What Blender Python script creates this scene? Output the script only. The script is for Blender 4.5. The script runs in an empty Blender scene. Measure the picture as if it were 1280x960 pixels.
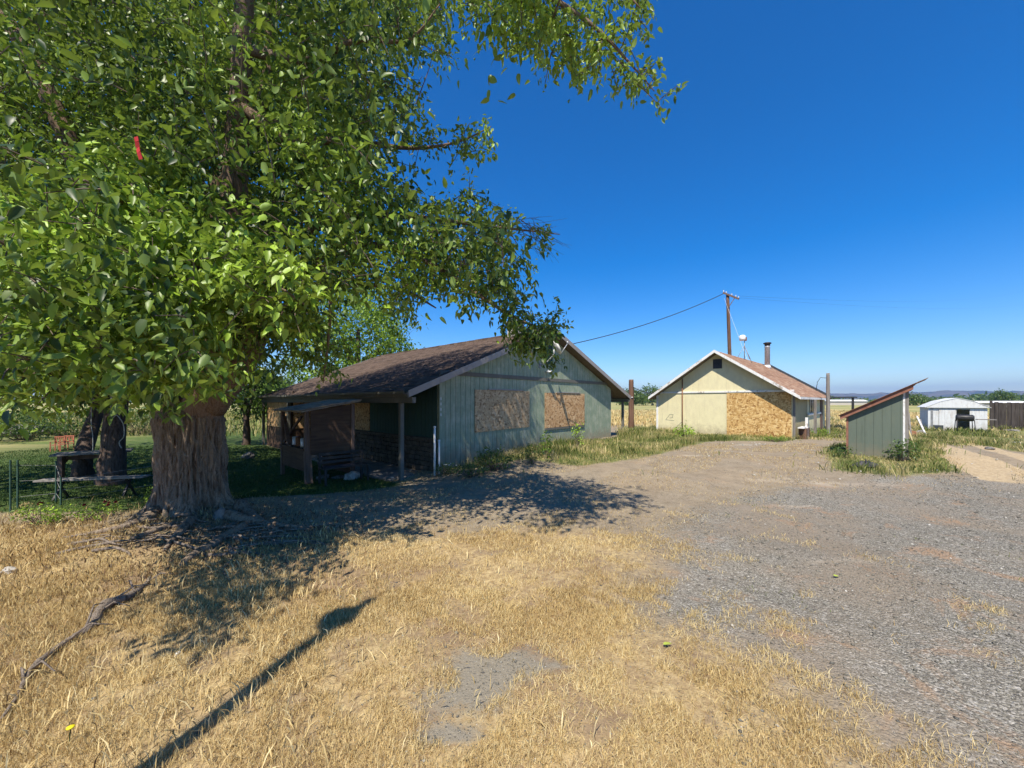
import bpy, math, random
import numpy as np
from mathutils import Vector, Matrix
R = math.radians
rng = np.random.default_rng(11)
random.seed(11)
sc = bpy.context.scene
C = sc.collection

# ---------------------------------------------------------------- camera, sky, sun, exposure
F = 480.0; HOR = 502.0; EYE = 1.75
cd = bpy.data.cameras.new('camera'); cam = bpy.data.objects.new('camera', cd); C.objects.link(cam)
cam.location = (0, 0, EYE); cam.rotation_euler = (R(90), 0, 0)
cd.sensor_width = 36.0; cd.lens = 36.0 * F / 1280.0; cd.shift_y = (HOR - 480.0) / 1280.0
cd.clip_start = 0.05; cd.clip_end = 30000
sc.camera = cam
SUN_H = (-0.31, -0.951); SUN_T = 1.5            # towards the sun, and tan(elevation)
el = math.atan(SUN_T); az = math.atan2(SUN_H[0], SUN_H[1])
w = bpy.data.worlds.new('World'); sc.world = w; w.use_nodes = True
wt = w.node_tree; bg = wt.nodes['Background']
sky = wt.nodes.new('ShaderNodeTexSky'); sky.sky_type = 'NISHITA'; sky.sun_disc = False
sky.sun_elevation = el; sky.sun_rotation = az; sky.air_density = 1.0; sky.dust_density = 0.1; sky.ozone_density = 4.0; sky.altitude = 600
hs = wt.nodes.new('ShaderNodeHueSaturation'); hs.inputs['Saturation'].default_value = 1.45; hs.inputs['Value'].default_value = 1.22; hs.inputs['Hue'].default_value = .507
wt.links.new(sky.outputs[0], hs.inputs['Color']); wt.links.new(hs.outputs[0], bg.inputs['Color'])
bg.inputs['Strength'].default_value = 0.10
sd = bpy.data.lights.new('sun', 'SUN'); sd.energy = 5.0; sd.angle = R(0.53); sd.color = (1.0, 0.925, 0.79)
so = bpy.data.objects.new('sun', sd); C.objects.link(so)
sv = Vector((SUN_H[0], SUN_H[1], SUN_T)).normalized()
so.rotation_euler = sv.to_track_quat('Z', 'Y').to_euler(); so.location = (0, 0, 60)
vs = sc.view_settings; sc.display_settings.display_device = 'sRGB'
vs.view_transform = 'Standard'; vs.look = 'None'; vs.gamma = 1; vs.exposure = 0.58; vs.use_curve_mapping = False
sc.cycles.max_bounces = 8; sc.cycles.transparent_max_bounces = 8; sc.cycles.volume_bounces = 0

# ---------------------------------------------------------------- helpers
def W(px, py, D):
    return ((px - 640) / F * D, D, EYE - (py - HOR) / F * D)
def sm(a, lo, hi):
    t = np.clip((np.asarray(a, float) - lo) / (hi - lo), 0, 1); return t * t * (3 - 2 * t)
def ground(x, y, bumps=True):
    x = np.asarray(x, float); y = np.asarray(y, float)
    t = sm(y, 7, 13) * sm(x, -4, 1.0)
    far = sm(y, 24, 42)
    z = -0.3 + 0.3 * np.maximum(t, far) - 0.15 * sm(y, 7.5, 10) * (1 - sm(x, -3.5, 1)) * (1 - far)
    z = z - 0.12 * sm(x, 12, 18) * sm(y, 14, 20) * (1 - far)
    z = z - 0.35 * sm(-y, 0.5, 8)*0
    if bumps:
        near = 1 - sm(np.hypot(x, y), 30, 90)
        z = z + near * (0.012 * np.sin(x * 2.1 + 1.3 * np.sin(y * 1.3)) + 0.012 * np.sin(y * 2.7 + 1.1 * np.sin(x * 1.7)) + 0.006 * np.sin(x * 6.1 + y * 4.3) + 0.005 * np.sin(x * 9.7 - y * 8.1))
        m = np.exp(-((x + 5.5) ** 2 + (y - 6.9) ** 2) / 1.6)
        z = z + 0.16 * m
    return z
def gz(x, y): return float(ground(x, y))
def gp(px, py):
    z = -0.3
    for _ in range(12):
        D = (EYE - z) * F / (py - HOR); x = (px - 640) / F * D
        z = 0.5 * z + 0.5 * float(ground(x, D, False))
    return (x, D)
def in_poly(x, y, poly):
    x = np.asarray(x); y = np.asarray(y); ins = np.zeros(x.shape, bool); n = len(poly)
    for i in range(n):
        x1, y1 = poly[i]; x2, y2 = poly[(i + 1) % n]
        c = ((y1 > y) != (y2 > y)) & (x < (x2 - x1) * (y - y1) / ((y2 - y1) if y2 != y1 else 1e-9) + x1)
        ins ^= c
    return ins
def tag(o, label=None, cat=None, group=None, kind=None):
    if label: o['label'] = label
    if cat: o['category'] = cat
    if group: o['group'] = group
    if kind: o['kind'] = kind
    return o
def empty(name, loc=(0, 0, 0), rz=0, label=None, cat=None, group=None):
    o = bpy.data.objects.new(name, None); C.objects.link(o); o.location = loc; o.rotation_euler = (0, 0, rz)
    o.empty_display_size = 0.1
    return tag(o, label, cat, group)
def copy_tree(o, parent=None):
    c = o.copy(); C.objects.link(c)
    if parent: c.parent = parent
    for ch in list(o.children): copy_tree(ch, c)
    return c

class MB:
    def __init__(s): s.v = []; s.f = []; s.M = None
    def add(s, vs, fs):
        b = len(s.v)
        for p in vs: s.v.append(tuple(s.M @ Vector(p)) if s.M else tuple(p))
        for f in fs: s.f.append(tuple(b + i for i in f))
    def box(s, x0, x1, y0, y1, z0, z1):
        s.add([(x0, y0, z0), (x1, y0, z0), (x1, y1, z0), (x0, y1, z0), (x0, y0, z1), (x1, y0, z1), (x1, y1, z1), (x0, y1, z1)],
              [(0, 3, 2, 1), (4, 5, 6, 7), (0, 1, 5, 4), (1, 2, 6, 5), (2, 3, 7, 6), (3, 0, 4, 7)]); return s
    def bar(s, a, b, w, h, up=(0, 0, 1)):
        a = Vector(a); b = Vector(b); d = (b - a).normalized(); u = Vector(up)
        if abs(d.dot(u)) > .99: u = Vector((0, 1, 0))
        r = d.cross(u).normalized() * w / 2; t = r.cross(d).normalized() * h / 2
        vs = [a - r - t, a + r - t, a + r + t, a - r + t, b - r - t, b + r - t, b + r + t, b - r + t]
        s.add(vs, [(0, 1, 2, 3), (7, 6, 5, 4), (0, 4, 5, 1), (1, 5, 6, 2), (2, 6, 7, 3), (3, 7, 4, 0)]); return s
    def prism(s, pts, d):                       # planar polygon pushed along vector d
        n = len(pts); d = Vector(d); P = [Vector(p) for p in pts]
        s.add(P + [p + d for p in P], [tuple(range(n))[::-1], tuple(range(n, 2 * n))] + [(i, (i + 1) % n, n + (i + 1) % n, n + i) for i in range(n)]); return s
    def tube(s, pts, rad, n=8, caps=True, wob=0):
        P = [Vector(p) for p in pts]
        if not hasattr(rad, '__len__'): rad = [rad] * len(P)
        rings = []; ref = Vector((0.3, 0.2, 1)) if abs((P[-1] - P[0]).normalized().z) < .9 else Vector((0, 1, 0.1))
        vs = []
        for i, p in enumerate(P):
            d = (P[min(i + 1, len(P) - 1)] - P[max(i - 1, 0)]).normalized()
            r = d.cross(ref)
            if r.length < 1e-4: r = d.cross(Vector((1, 0, 0)))
            r.normalize(); t = r.cross(d)
            for k in range(n):
                a = 2 * math.pi * k / n; q = rad[i] * (1 + wob * random.uniform(-1, 1))
                vs.append(p + (r * math.cos(a) + t * math.sin(a)) * q)
        fs = [(i * n + k, i * n + (k + 1) % n, (i + 1) * n + (k + 1) % n, (i + 1) * n + k) for i in range(len(P) - 1) for k in range(n)]
        if caps: fs += [tuple(range(n))[::-1], tuple(range((len(P) - 1) * n, len(P) * n))]
        s.add(vs, fs); return s
    def lathe(s, prof, n=16, c=(0, 0, 0)):
        vs = []; 
        for r, z in prof:
            for k in range(n):
                a = 2 * math.pi * k / n; vs.append((c[0] + r * math.cos(a), c[1] + r * math.sin(a), c[2] + z))
        m = len(prof)
        fs = [(i * n + k, i * n + (k + 1) % n, (i + 1) * n + (k + 1) % n, (i + 1) * n + k) for i in range(m - 1) for k in range(n)]
        fs += [tuple(range(n))[::-1], tuple(range((m - 1) * n, m * n))]
        s.add(vs, fs); return s
    def build(s, name, m, parent=None, smooth=False, bevel=0):
        me = bpy.data.meshes.new(name); me.from_pydata(s.v, [], s.f); me.update()
        o = bpy.data.objects.new(name, me); C.objects.link(o); me.materials.append(m)
        if smooth: me.polygons.foreach_set('use_smooth', [True] * len(me.polygons))
        if parent: o.parent = parent
        if bevel:
            b = o.modifiers.new('bevel', 'BEVEL'); b.width = bevel; b.segments = 2; b.limit_method = 'ANGLE'
        return o

def np_mesh(name, verts, faces_list, m, parent=None, cols=None, smooth=False):
    """faces_list: list of int arrays (n,k); cols: (nverts,4) attribute 'tint'"""
    me = bpy.data.meshes.new(name); verts = np.asarray(verts, np.float32)
    me.vertices.add(len(verts)); me.vertices.foreach_set('co', verts.ravel())
    li = np.concatenate([f.ravel() for f in faces_list]).astype(np.int32)
    ls = []; st = 0
    for f in faces_list:
        ls.append(st + np.arange(len(f)) * f.shape[1]); st += f.size
    me.loops.add(len(li)); me.loops.foreach_set('vertex_index', li)
    ls = np.concatenate(ls).astype(np.int32)
    me.polygons.add(len(ls)); me.polygons.foreach_set('loop_start', ls)
    me.update(calc_edges=True); me.validate()
    if smooth: me.polygons.foreach_set('use_smooth', np.ones(len(me.polygons), bool))
    if cols is not None:
        a = me.color_attributes.new('tint', 'FLOAT_COLOR', 'POINT'); a.data.foreach_set('color', np.asarray(cols, np.float32).ravel())
    me.materials.append(m)
    o = bpy.data.objects.new(name, me); C.objects.link(o)
    if parent: o.parent = parent
    return o

# ---------------------------------------------------------------- materials
class NT:
    def __init__(s, name):
        s.m = bpy.data.materials.new(name); s.m.use_nodes = True; s.t = s.m.node_tree; s.b = s.t.nodes['Principled BSDF']; s.out = s.t.nodes['Material Output']
        s.co = s.n('ShaderNodeTexCoord').outputs['Object']
    def n(s, t, **k):
        x = s.t.nodes.new(t)
        for a, b in k.items():
            if a in x.inputs: x.inputs[a].default_value = b
            else: setattr(x, a, b)
        return x
    def l(s, a, b): s.t.links.new(a, b)
    def mapping(s, scale, src=None, loc=(0, 0, 0), rot=(0, 0, 0)):
        m = s.n('ShaderNodeMapping'); m.inputs['Scale'].default_value = scale; m.inputs['Location'].default_value = loc; m.inputs['Rotation'].default_value = rot
        s.l(src or s.co, m.inputs['Vector']); return m.outputs[0]
    def noise(s, scale, detail=4, vec=None, rough=.6, dist=0):
        x = s.n('ShaderNodeTexNoise', Scale=scale, Detail=detail, Roughness=rough, Distortion=dist); s.l(vec or s.co, x.inputs['Vector']); return x.outputs['Fac']
    def ramp(s, fac, stops, interp='LINEAR'):
        r = s.n('ShaderNodeValToRGB'); cr = r.color_ramp; cr.interpolation = interp
        while len(cr.elements) < len(stops): cr.elements.new(.5)
        for e, (p, c) in zip(cr.elements, stops):
            e.position = p; e.color = (*c, 1) if hasattr(c, '__len__') else (c, c, c, 1)
        s.l(fac, r.inputs[0]); return r.outputs[0]
    def mix(s, fac, a, b, mode='MIX'):
        x = s.n('ShaderNodeMix', data_type='RGBA', blend_type=mode)
        for i, v in ((0, fac), (6, a), (7, b)):
            if hasattr(v, 'is_linked') or isinstance(v, bpy.types.NodeSocket): s.l(v, x.inputs[i])
            elif i == 0: x.inputs[0].default_value = v
            else: x.inputs[i].default_value = (*v, 1)
        return x.outputs[2]
    def math(s, op, a, b=None, clamp=False):
        x = s.n('ShaderNodeMath', operation=op); x.use_clamp = clamp
        for i, v in ((0, a), (1, b)):
            if v is None: continue
            if isinstance(v, bpy.types.NodeSocket): s.l(v, x.inputs[i])
            else: x.inputs[i].default_value = v
        return x.outputs[0]
    def bump(s, h, strength=.5, dist=.02, prev=None):
        b = s.n('ShaderNodeBump', Strength=strength, Distance=dist); s.l(h, b.inputs['Height'])
        if prev: s.l(prev, b.inputs['Normal'])
        s.l(b.outputs[0], s.b.inputs['Normal']); return b.outputs[0]
    def set(s, col, rough=.8, spec=.25, metal=0):
        if isinstance(col, bpy.types.NodeSocket): s.l(col, s.b.inputs['Base Color'])
        else: s.b.inputs['Base Color'].default_value = (*col, 1)
        s.b.inputs['Roughness'].default_value = rough; s.b.inputs['Specular IOR Level'].default_value = spec; s.b.inputs['Metallic'].default_value = metal
        return s.m

def mul(c, k): return tuple(min(1, x * k) for x in c)
def m_wood(name, dark, light, scale=(18, 18, 1.5), rough=.85, bump=.4):
    t = NT(name); v = t.mapping(scale); a = t.noise(1.0, 6, v, .65, .6); b = t.noise(1.3, 3)
    c = t.ramp(a, [(.3, dark), (.7, light)]); c = t.mix(t.ramp(b, [(.35, 0.0), (.7, .45)]), c, mul(dark, .8))
    t.bump(a, bump, .006); return t.set(c, rough, .2)
def m_paint(name, base, worn, amt=.5, streak=(8, 8, .7), rough=.75, wear=(.52, .68), splash=0):
    t = NT(name); v = t.mapping(streak); a = t.noise(1.6, 6, v, .7); b = t.noise(2.2, 5, None, .65); f = t.noise(40, 3)
    c = t.mix(t.ramp(a, [(.3, 0.0), (.75, .6)]), base, mul(base, .72))
    k = t.math('MULTIPLY', t.math('ADD', t.math('MULTIPLY', a, .5), t.math('MULTIPLY', b, .5)), 1.0)
    c = t.mix(t.math('MULTIPLY', t.ramp(k, [(wear[0], 0.0), (wear[1], 1.0)]), amt), c, worn)
    if splash:
        sp = t.n('ShaderNodeSeparateXYZ'); t.l(t.co, sp.inputs[0]); zz = t.math('ADD', sp.outputs[2], t.math('MULTIPLY', t.math('SUBTRACT', t.noise(3.5, 6, None, .75), .5), -1.5))
        c = t.mix(t.math('MULTIPLY', t.ramp(zz, [(0.0, 1.0), (.55, 0.0)]), splash), c, (.24, .19, .13))
        c = t.mix(t.math('MULTIPLY', t.ramp(t.noise(1.0, 7, t.mapping((5, 5, .35)), .75), [(.55, 0.0), (.72, 1.0)]), .4), c, mul(base, .5))
    t.bump(t.math('ADD', a, t.math('MULTIPLY', f, .4)), .25, .004); return t.set(c, rough, .25)
def m_noise(name, c1, c2, scale=8, rough=.85, bump=.3, spec=.25, metal=0, dist=.01, lo=.35, hi=.68):
    t = NT(name); a = t.noise(scale, 6, None, .65); b = t.noise(scale * 6, 3)
    c = t.ramp(a, [(lo, c1), (hi, c2)]); c = t.mix(t.ramp(b, [(.4, 0.0), (.7, .35)]), c, mul(c1, .75))
    t.bump(t.math('ADD', a, t.math('MULTIPLY', b, .5)), bump, dist); return t.set(c, rough, spec, metal)
def m_osb(name, cols, scale=22):
    t = NT(name)
    d = t.noise(9, 2); v0 = t.n('ShaderNodeVectorMath', operation='ADD'); t.l(t.co, v0.inputs[0])
    nn = t.n('ShaderNodeTexNoise', Scale=14.0); t.l(t.co, nn.inputs['Vector']); vm = t.n('ShaderNodeVectorMath', operation='SCALE'); vm.inputs['Scale'].default_value = .09; t.l(nn.outputs['Color'], vm.inputs[0]); t.l(vm.outputs[0], v0.inputs[1])
    def vor(sc3, rot):
        x = t.n('ShaderNodeTexVoronoi', Scale=1.0, Randomness=1.0); t.l(t.mapping(sc3, v0.outputs[0], (0, 0, 0), rot), x.inputs['Vector']); return x
    a = vor((scale, scale, scale * .45), (0, .7, 0)); b = vor((scale * .5, scale, scale), (0, .5, .2))
    sa = t.n('ShaderNodeSeparateColor'); t.l(a.outputs['Color'], sa.inputs[0]); sb = t.n('ShaderNodeSeparateColor'); t.l(b.outputs['Color'], sb.inputs[0])
    k = t.mix(t.ramp(sb.outputs[1], [(.45, 0.0), (.5, 1.0)]), t.ramp(sa.outputs[0], [(0, cols[0]), (.22, cols[1]), (.6, cols[2]), (1, cols[3])]), t.ramp(sb.outputs[0], [(0, cols[0]), (.25, cols[1]), (.6, cols[2]), (1, cols[3])]))
    k = t.mix(t.ramp(t.noise(1.1, 4), [(.35, 0.0), (.75, .5)]), k, cols[1])
    t.bump(sa.outputs[0], .3, .003); return t.set(k, .8, .2)
def m_shingle(name, c1, c2, c3, patch=(0.3, .2, .12)):
    t = NT(name)
    br = t.n('ShaderNodeTexBrick', Scale=1.0); br.inputs['Brick Width'].default_value = .3; br.inputs['Row Height'].default_value = .145; br.inputs['Mortar Size'].default_value = .006
    br.inputs['Color1'].default_value = (0, 0, 0, 1); br.inputs['Color2'].default_value = (1, 1, 1, 1); br.inputs['Mortar'].default_value = (.5, .5, .5, 1); br.inputs['Bias'].default_value = 0
    sp = t.n('ShaderNodeSeparateXYZ'); t.l(t.co, sp.inputs[0]); cb = t.n('ShaderNodeCombineXYZ'); t.l(sp.outputs[1], cb.inputs[0]); t.l(t.math('MULTIPLY', sp.outputs[0], 1.08), cb.inputs[1]); t.l(cb.outputs[0], br.inputs['Vector'])
    c = t.ramp(br.outputs['Color'], [(0, c1), (.5, c2), (1, c3)])
    c = t.mix(t.ramp(t.noise(1.2, 5, None, .7), [(.4, 0.0), (.7, .7)]), c, patch)
    c = t.mix(t.ramp(t.noise(55, 2), [(.4, 0.0), (.75, .5)]), c, mul(c1, .6))
    c = t.mix(br.outputs['Fac'], c, mul(c1, .35))
    t.bump(t.math('ADD', t.noise(60, 3), t.math('MULTIPLY', br.outputs['Fac'], -2)), .5, .008); return t.set(c, .95, .1)
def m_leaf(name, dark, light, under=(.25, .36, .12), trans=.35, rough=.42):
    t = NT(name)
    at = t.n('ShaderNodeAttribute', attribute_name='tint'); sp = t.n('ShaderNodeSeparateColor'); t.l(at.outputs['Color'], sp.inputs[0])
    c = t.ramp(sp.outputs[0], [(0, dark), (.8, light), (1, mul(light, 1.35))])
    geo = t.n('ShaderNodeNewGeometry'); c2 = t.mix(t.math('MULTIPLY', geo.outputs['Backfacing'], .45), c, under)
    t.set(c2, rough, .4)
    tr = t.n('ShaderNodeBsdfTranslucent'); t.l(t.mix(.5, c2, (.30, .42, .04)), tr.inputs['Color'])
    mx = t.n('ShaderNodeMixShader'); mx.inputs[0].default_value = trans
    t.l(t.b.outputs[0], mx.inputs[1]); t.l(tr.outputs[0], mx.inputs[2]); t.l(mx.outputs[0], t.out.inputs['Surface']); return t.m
def m_blade(name, stops, trans=.25, rough=.7):
    t = NT(name); at = t.n('ShaderNodeAttribute', attribute_name='tint'); sp = t.n('ShaderNodeSeparateColor'); t.l(at.outputs['Color'], sp.inputs[0])
    c = t.ramp(sp.outputs[0], stops); t.set(c, rough, .2)
    tr = t.n('ShaderNodeBsdfTranslucent'); t.l(c, tr.inputs['Color']); mx = t.n('ShaderNodeMixShader'); mx.inputs[0].default_value = trans
    t.l(t.b.outputs[0], mx.inputs[1]); t.l(tr.outputs[0], mx.inputs[2]); t.l(mx.outputs[0], t.out.inputs['Surface']); return t.m
def m_tint(name, stops, rough=.85):
    t = NT(name); at = t.n('ShaderNodeAttribute', attribute_name='tint'); sp = t.n('ShaderNodeSeparateColor'); t.l(at.outputs['Color'], sp.inputs[0])
    return t.set(t.ramp(sp.outputs[0], stops), rough, .25)

OSB_NEW = m_osb('osb_fresh', [(.22, .10, .03), (.42, .25, .09), (.60, .38, .15), (.74, .55, .27)], 18)
OSB_OLD = m_osb('osb_weathered', [(.17, .09, .045), (.42, .24, .11), (.58, .36, .18), (.70, .50, .29)], 20)
OSB_GREY = m_osb('osb_greyed', [(.17, .11, .06), (.40, .27, .15), (.52, .37, .215), (.62, .47, .30)], 20)
M = dict(
    green=m_paint('green_siding_paint', (.265, .325, .23), (.48, .48, .37), .95, (10, 10, .8), wear=(.47, .66), splash=.75),
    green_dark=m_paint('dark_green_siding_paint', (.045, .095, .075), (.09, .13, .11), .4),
    trim=m_paint('grey_brown_trim_paint', (.15, .145, .125), (.25, .22, .19), .7),
    rake=m_paint('pale_grey_rake_paint', (.34, .31, .29), (.2, .16, .13), .8, (3, 3, 3)),
    soffit=m_wood('soffit_wood', (.13, .10, .08), (.26, .2, .16), (4, 14, 4)),
    roof_brown=m_shingle('brown_shingles', (.085, .062, .050), (.14, .10, .08), (.20, .15, .12), (.17, .115, .09)),
    roof_tan=m_shingle('tan_shingles', (.26, .15, .10), (.42, .26, .17), (.52, .37, .26), (.36, .19, .11)),
    yellow=m_paint('pale_yellow_wall_paint', (.74, .67, .42), (.60, .50, .34), .45, (2.5, 2.5, 1.2), wear=(.5, .75), splash=.55),
    yellow_old=m_paint('old_yellow_board_paint', (.42, .36, .2), (.22, .17, .12), .6),
    white=m_paint('peeling_white_paint', (.78, .77, .74), (.30, .24, .18), .85, (6, 6, 3), wear=(.53, .6)),
    clean_white=m_paint('white_paint', (.80, .80, .79), (.55, .5, .42), .4),
    dark=m_noise('black_metal', (.018, .018, .02), (.04, .038, .036), 12, .5, .15, .4),
    darkroof=m_noise('dark_fascia', (.035, .045, .055), (.07, .08, .09), 6, .6),
    post_wood=m_wood('weathered_post_wood', (.11, .07, .055), (.26, .18, .14), (14, 14, 1.2)),
    grey_wood=m_wood('grey_weathered_wood', (.14, .125, .11), (.34, .31, .28), (14, 14, 1.2)),
    pole_wood=m_wood('brown_pole_wood', (.10, .055, .035), (.24, .14, .095), (9, 9, .6)),
    brown_board=m_wood('brown_plywood', (.07, .04, .028), (.15, .095, .06), (1.5, 1.5, 14)),
    red_wood=m_wood('red_brown_stained_wood', (.20, .085, .055), (.36, .18, .13), (5, 5, 5)),
    shed_green=m_paint('flat_sage_shed_paint', (.135, .165, .13), (.18, .2, .15), .4, (5, 5, .5), splash=.5),
    pipe=m_noise('galvanised_steel', (.42, .43, .45), (.68, .69, .71), 7, .38, .1, .5, .35),
    grey_metal=m_noise('grey_painted_metal', (.22, .22, .22), (.38, .38, .37), 9, .5, .1, .4, .3),
    metal_white=m_paint('chalky_white_sheet_metal', (.68, .69, .68), (.42, .34, .27), .7, (5, 5, 1), splash=.5),
    rust=m_noise('rusty_metal', (.14, .055, .025), (.30, .15, .08), 10, .8),
    red=m_noise('bright_red_plastic', (.40, .02, .02), (.50, .04, .035), 5, .45, .05),
    chair=m_noise('orange_red_painted_wood', (.40, .13, .07), (.56, .23, .14), 8, .7),
    bark=None, lamp=m_noise('white_plastic', (.74, .74, .72), (.82, .82, .8), 4, .35, .02, .5),
    glass=NT('dusty_window_glass').set((.035, .04, .05), .12, .6),
    stone=m_noise('pale_stone', (.36, .33, .29), (.58, .54, .48), 6, .9, .5),
    dark_stone=m_noise('dark_stone', (.13, .12, .11), (.3, .28, .25), 5, .9, .5),
    concrete=m_noise('patio_concrete', (.17, .155, .14), (.29, .27, .25), 3, .9, .3),
    cloth=m_noise('dark_tarp', (.025, .028, .04), (.09, .08, .09), 9, .6, .4),
    fence=m_wood('dark_fence_boards', (.035, .028, .024), (.10, .085, .075), (12, 12, 1)),
    wire=NT('wire').set((.03, .03, .035), .6, .3),
    hose=NT('pale_hose').set((.35, .36, .33), .5, .4),
    tpost=m_noise('green_t_post_paint', (.03, .07, .05), (.06, .11, .08), 8, .6),
    insul=NT('pale_insulator').set((.65, .66, .66), .25, .5),
)
def bark_mat(name, c0, c1, c2, k=1.0):
    t = NT(name); a = t.noise(1.0, 7, t.mapping((13 * k, 13 * k, 1.1 * k)), .6, .35); a2 = t.noise(1.0, 5, t.mapping((30 * k, 30 * k, 3.2 * k)), .6, .3); b = t.noise(2.6, 5, None, .6); f = t.noise(40, 4)
    rg = t.math('SUBTRACT', 1.0, t.math('ABSOLUTE', t.math('MULTIPLY', t.math('SUBTRACT', a, .5), 5.0)))
    h = t.math('ADD', t.math('MULTIPLY', t.math('MAXIMUM', rg, 0.0), .55), t.math('MULTIPLY', a2, .6))
    c = t.ramp(h, [(.2, c0), (.5, c1), (.85, c2)]); c = t.mix(t.ramp(b, [(.45, 0.0), (.8, .45)]), c, c1)
    c = t.mix(t.ramp(f, [(.45, 0.0), (.75, .35)]), c, c0)
    t.bump(t.math('ADD', h, t.math('MULTIPLY', f, .25)), .8, .03); return t.set(c, .95, .12)
M['bark'] = bark_mat('furrowed_grey_brown_bark', (.042, .028, .019), (.155, .108, .074), (.30, .24, .18))
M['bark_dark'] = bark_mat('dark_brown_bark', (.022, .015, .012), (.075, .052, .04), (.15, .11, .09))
M['limb'] = bark_mat('smooth_limb_bark', (.10, .06, .04), (.20, .13, .09), (.27, .2, .15), 2.2)
M['twig'] = m_noise('twig_bark', (.09, .065, .05), (.22, .17, .13), 20, .9, .2)
M['root'] = bark_mat('dry_root_wood', (.07, .052, .04), (.18, .14, .11), (.33, .27, .215), 2.0)
LEAF = m_leaf('mulberry_leaf', (.018, .050, .009), (.26, .385, .034), (.32, .44, .10), .26, .44)
LEAF2 = m_leaf('far_tree_leaf', (.06, .12, .018), (.19, .30, .03), (.25, .36, .08), .4)
LEAF3 = m_leaf('dark_tree_leaf', (.02, .045, .012), (.06, .11, .025))
WEED = m_blade('green_weed_blade', [(0, (.06, .09, .02)), (.35, (.15, .19, .045)), (.6, (.31, .29, .10)), (1, (.58, .47, .24))])
STRAW = m_blade('dry_straw_blade', [(0, (.13, .07, .035)), (.25, (.38, .25, .10)), (.6, (.60, .455, .205)), (1, (.80, .68, .39))], .2)
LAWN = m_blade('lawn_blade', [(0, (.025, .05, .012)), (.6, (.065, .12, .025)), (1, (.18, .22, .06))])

# ---------------------------------------------------------------- ground sheet
def axis(lo, hi, step, far):
    a = list(np.arange(lo, hi + 1e-6, step)); s = step; x = hi
    while x < far: s *= 1.22; x += s; a.append(min(x, far))
    s = step; x = lo; L = []
    while x > -far: s *= 1.22; x -= s; L.append(max(x, -far))
    return np.array(L[::-1] + a)
xs = axis(-15, 26, .12, 8600); ys = axis(-1, 30, .12, 8600)
GX, GY = np.meshgrid(xs, ys); GZ = ground(GX, GY)
def wpoly(pts): return [gp(*p) for p in pts]
P_STRAW = wpoly([(-400, 1300), (-400, 690), (0, 655), (150, 655), (300, 690), (460, 665), (560, 672), (700, 655), (790, 672), (870, 690), (790, 720), (700, 745), (760, 775), (860, 778), (930, 835), (1090, 900), (1140, 960), (1200, 1300)])
P_GRAVEL = wpoly([(1250, 1500), (1140, 950), (1060, 870), (930, 832), (840, 788), (700, 790), (640, 765), (740, 735), (880, 690), (820, 655), (900, 625), (1000, 607), (1120, 592), (1260, 600), (1500, 596), (2500, 620), (2500, 1500)])
P_LAWN = [(-60, 7.6), gp(0, 640), gp(120, 640), gp(190, 640), gp(300, 632), gp(420, 615), gp(500, 608), (-3.0, 10.2), (-13, 20), (-20, 60), (-90, 60)]
P_ORANGE = wpoly([(1150, 554), (1165, 553), (1215, 565), (1262, 580), (1290, 592), (1290, 606), (1225, 600), (1195, 585), (1175, 570)])
P_ORANGE2 = wpoly([(1198, 554), (1210, 553), (1300, 575), (1300, 586)])
P_GREEN = wpoly([(560, 590), (650, 575), (720, 582), (800, 574), (885, 552), (990, 551), (1060, 540), (1058, 530), (900, 527), (780, 533), (770, 548), (550, 578)])
P_GREEN2 = wpoly([(1030, 560), (1060, 552), (1130, 548), (1160, 552), (1190, 575), (1200, 588), (1120, 596), (1040, 588)])
P_GREEN3 = wpoly([(1150, 551), (1290, 566), (1400, 580), (1400, 528), (1130, 533)])
def pmask(poly, soft=None): return in_poly(GX.ravel(), GY.ravel(), poly).astype(float).reshape(GX.shape)
def blur(a, n):
    for _ in range(n):
        a = (a + np.roll(a, 1, 0) + np.roll(a, -1, 0) + np.roll(a, 1, 1) + np.roll(a, -1, 1)) / 5
    return a
z1 = np.stack([blur(pmask(P_STRAW), 45), blur(np.maximum.reduce([pmask(P_GREEN), pmask(P_GREEN2), pmask(P_GREEN3)]), 8), blur(pmask(P_GRAVEL), 90), np.ones_like(GX)], -1)
field = np.maximum(sm(GY, 26, 34), sm(GX, 26, 40) * sm(GY, -99, -90)); field = np.maximum(field, sm(-GX, 18, 30))
bare = np.zeros_like(GX)
for (px, py, rx, ry) in ((615, 842, .62, .33), (560, 915, .25, .1), (700, 585, .1, .1)):
    cx, cy = gp(px, py); th_ = np.arctan2((GY - cy) / ry, (GX - cx) / rx); lob = 1 + .3 * np.sin(th_ * 2 + px) + .22 * np.sin(th_ * 3 + 1) + .12 * np.sin(th_ * 7 + py); bare = np.maximum(bare, .85 * np.exp(-(((GX - cx) / rx) ** 2 + ((GY - cy) / ry) ** 2) / lob ** 2))
pale = np.zeros_like(GX)
for (px, py, rx, ry) in ((935, 556, 1.1, .5), (870, 570, .5, .3), (1040, 605, 1.6, .35), (1000, 633, .7, .16), (1075, 700, .9, .18), (960, 600, .9, .2)):
    cx, cy = gp(px, py); th_ = np.arctan2((GY - cy) / ry, (GX - cx) / rx); lob = 1 + .35 * np.sin(th_ * 2 + px) + .25 * np.sin(th_ * 3 + 1) + .15 * np.sin(th_ * 5 + py); pale = np.maximum(pale, .62 * np.exp(-(((GX - cx) / rx) ** 2 + ((GY - cy) / ry) ** 2) / lob ** 2))
z2 = np.stack([np.maximum(blur(pmask(P_ORANGE), 2), blur(pmask(P_ORANGE2), 1)), np.clip(field, 0, 1), blur(pmask(P_LAWN), 4), np.ones_like(GX)], -1)
z3 = np.stack([bare, pale, np.zeros_like(GX), np.ones_like(GX)], -1)
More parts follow.
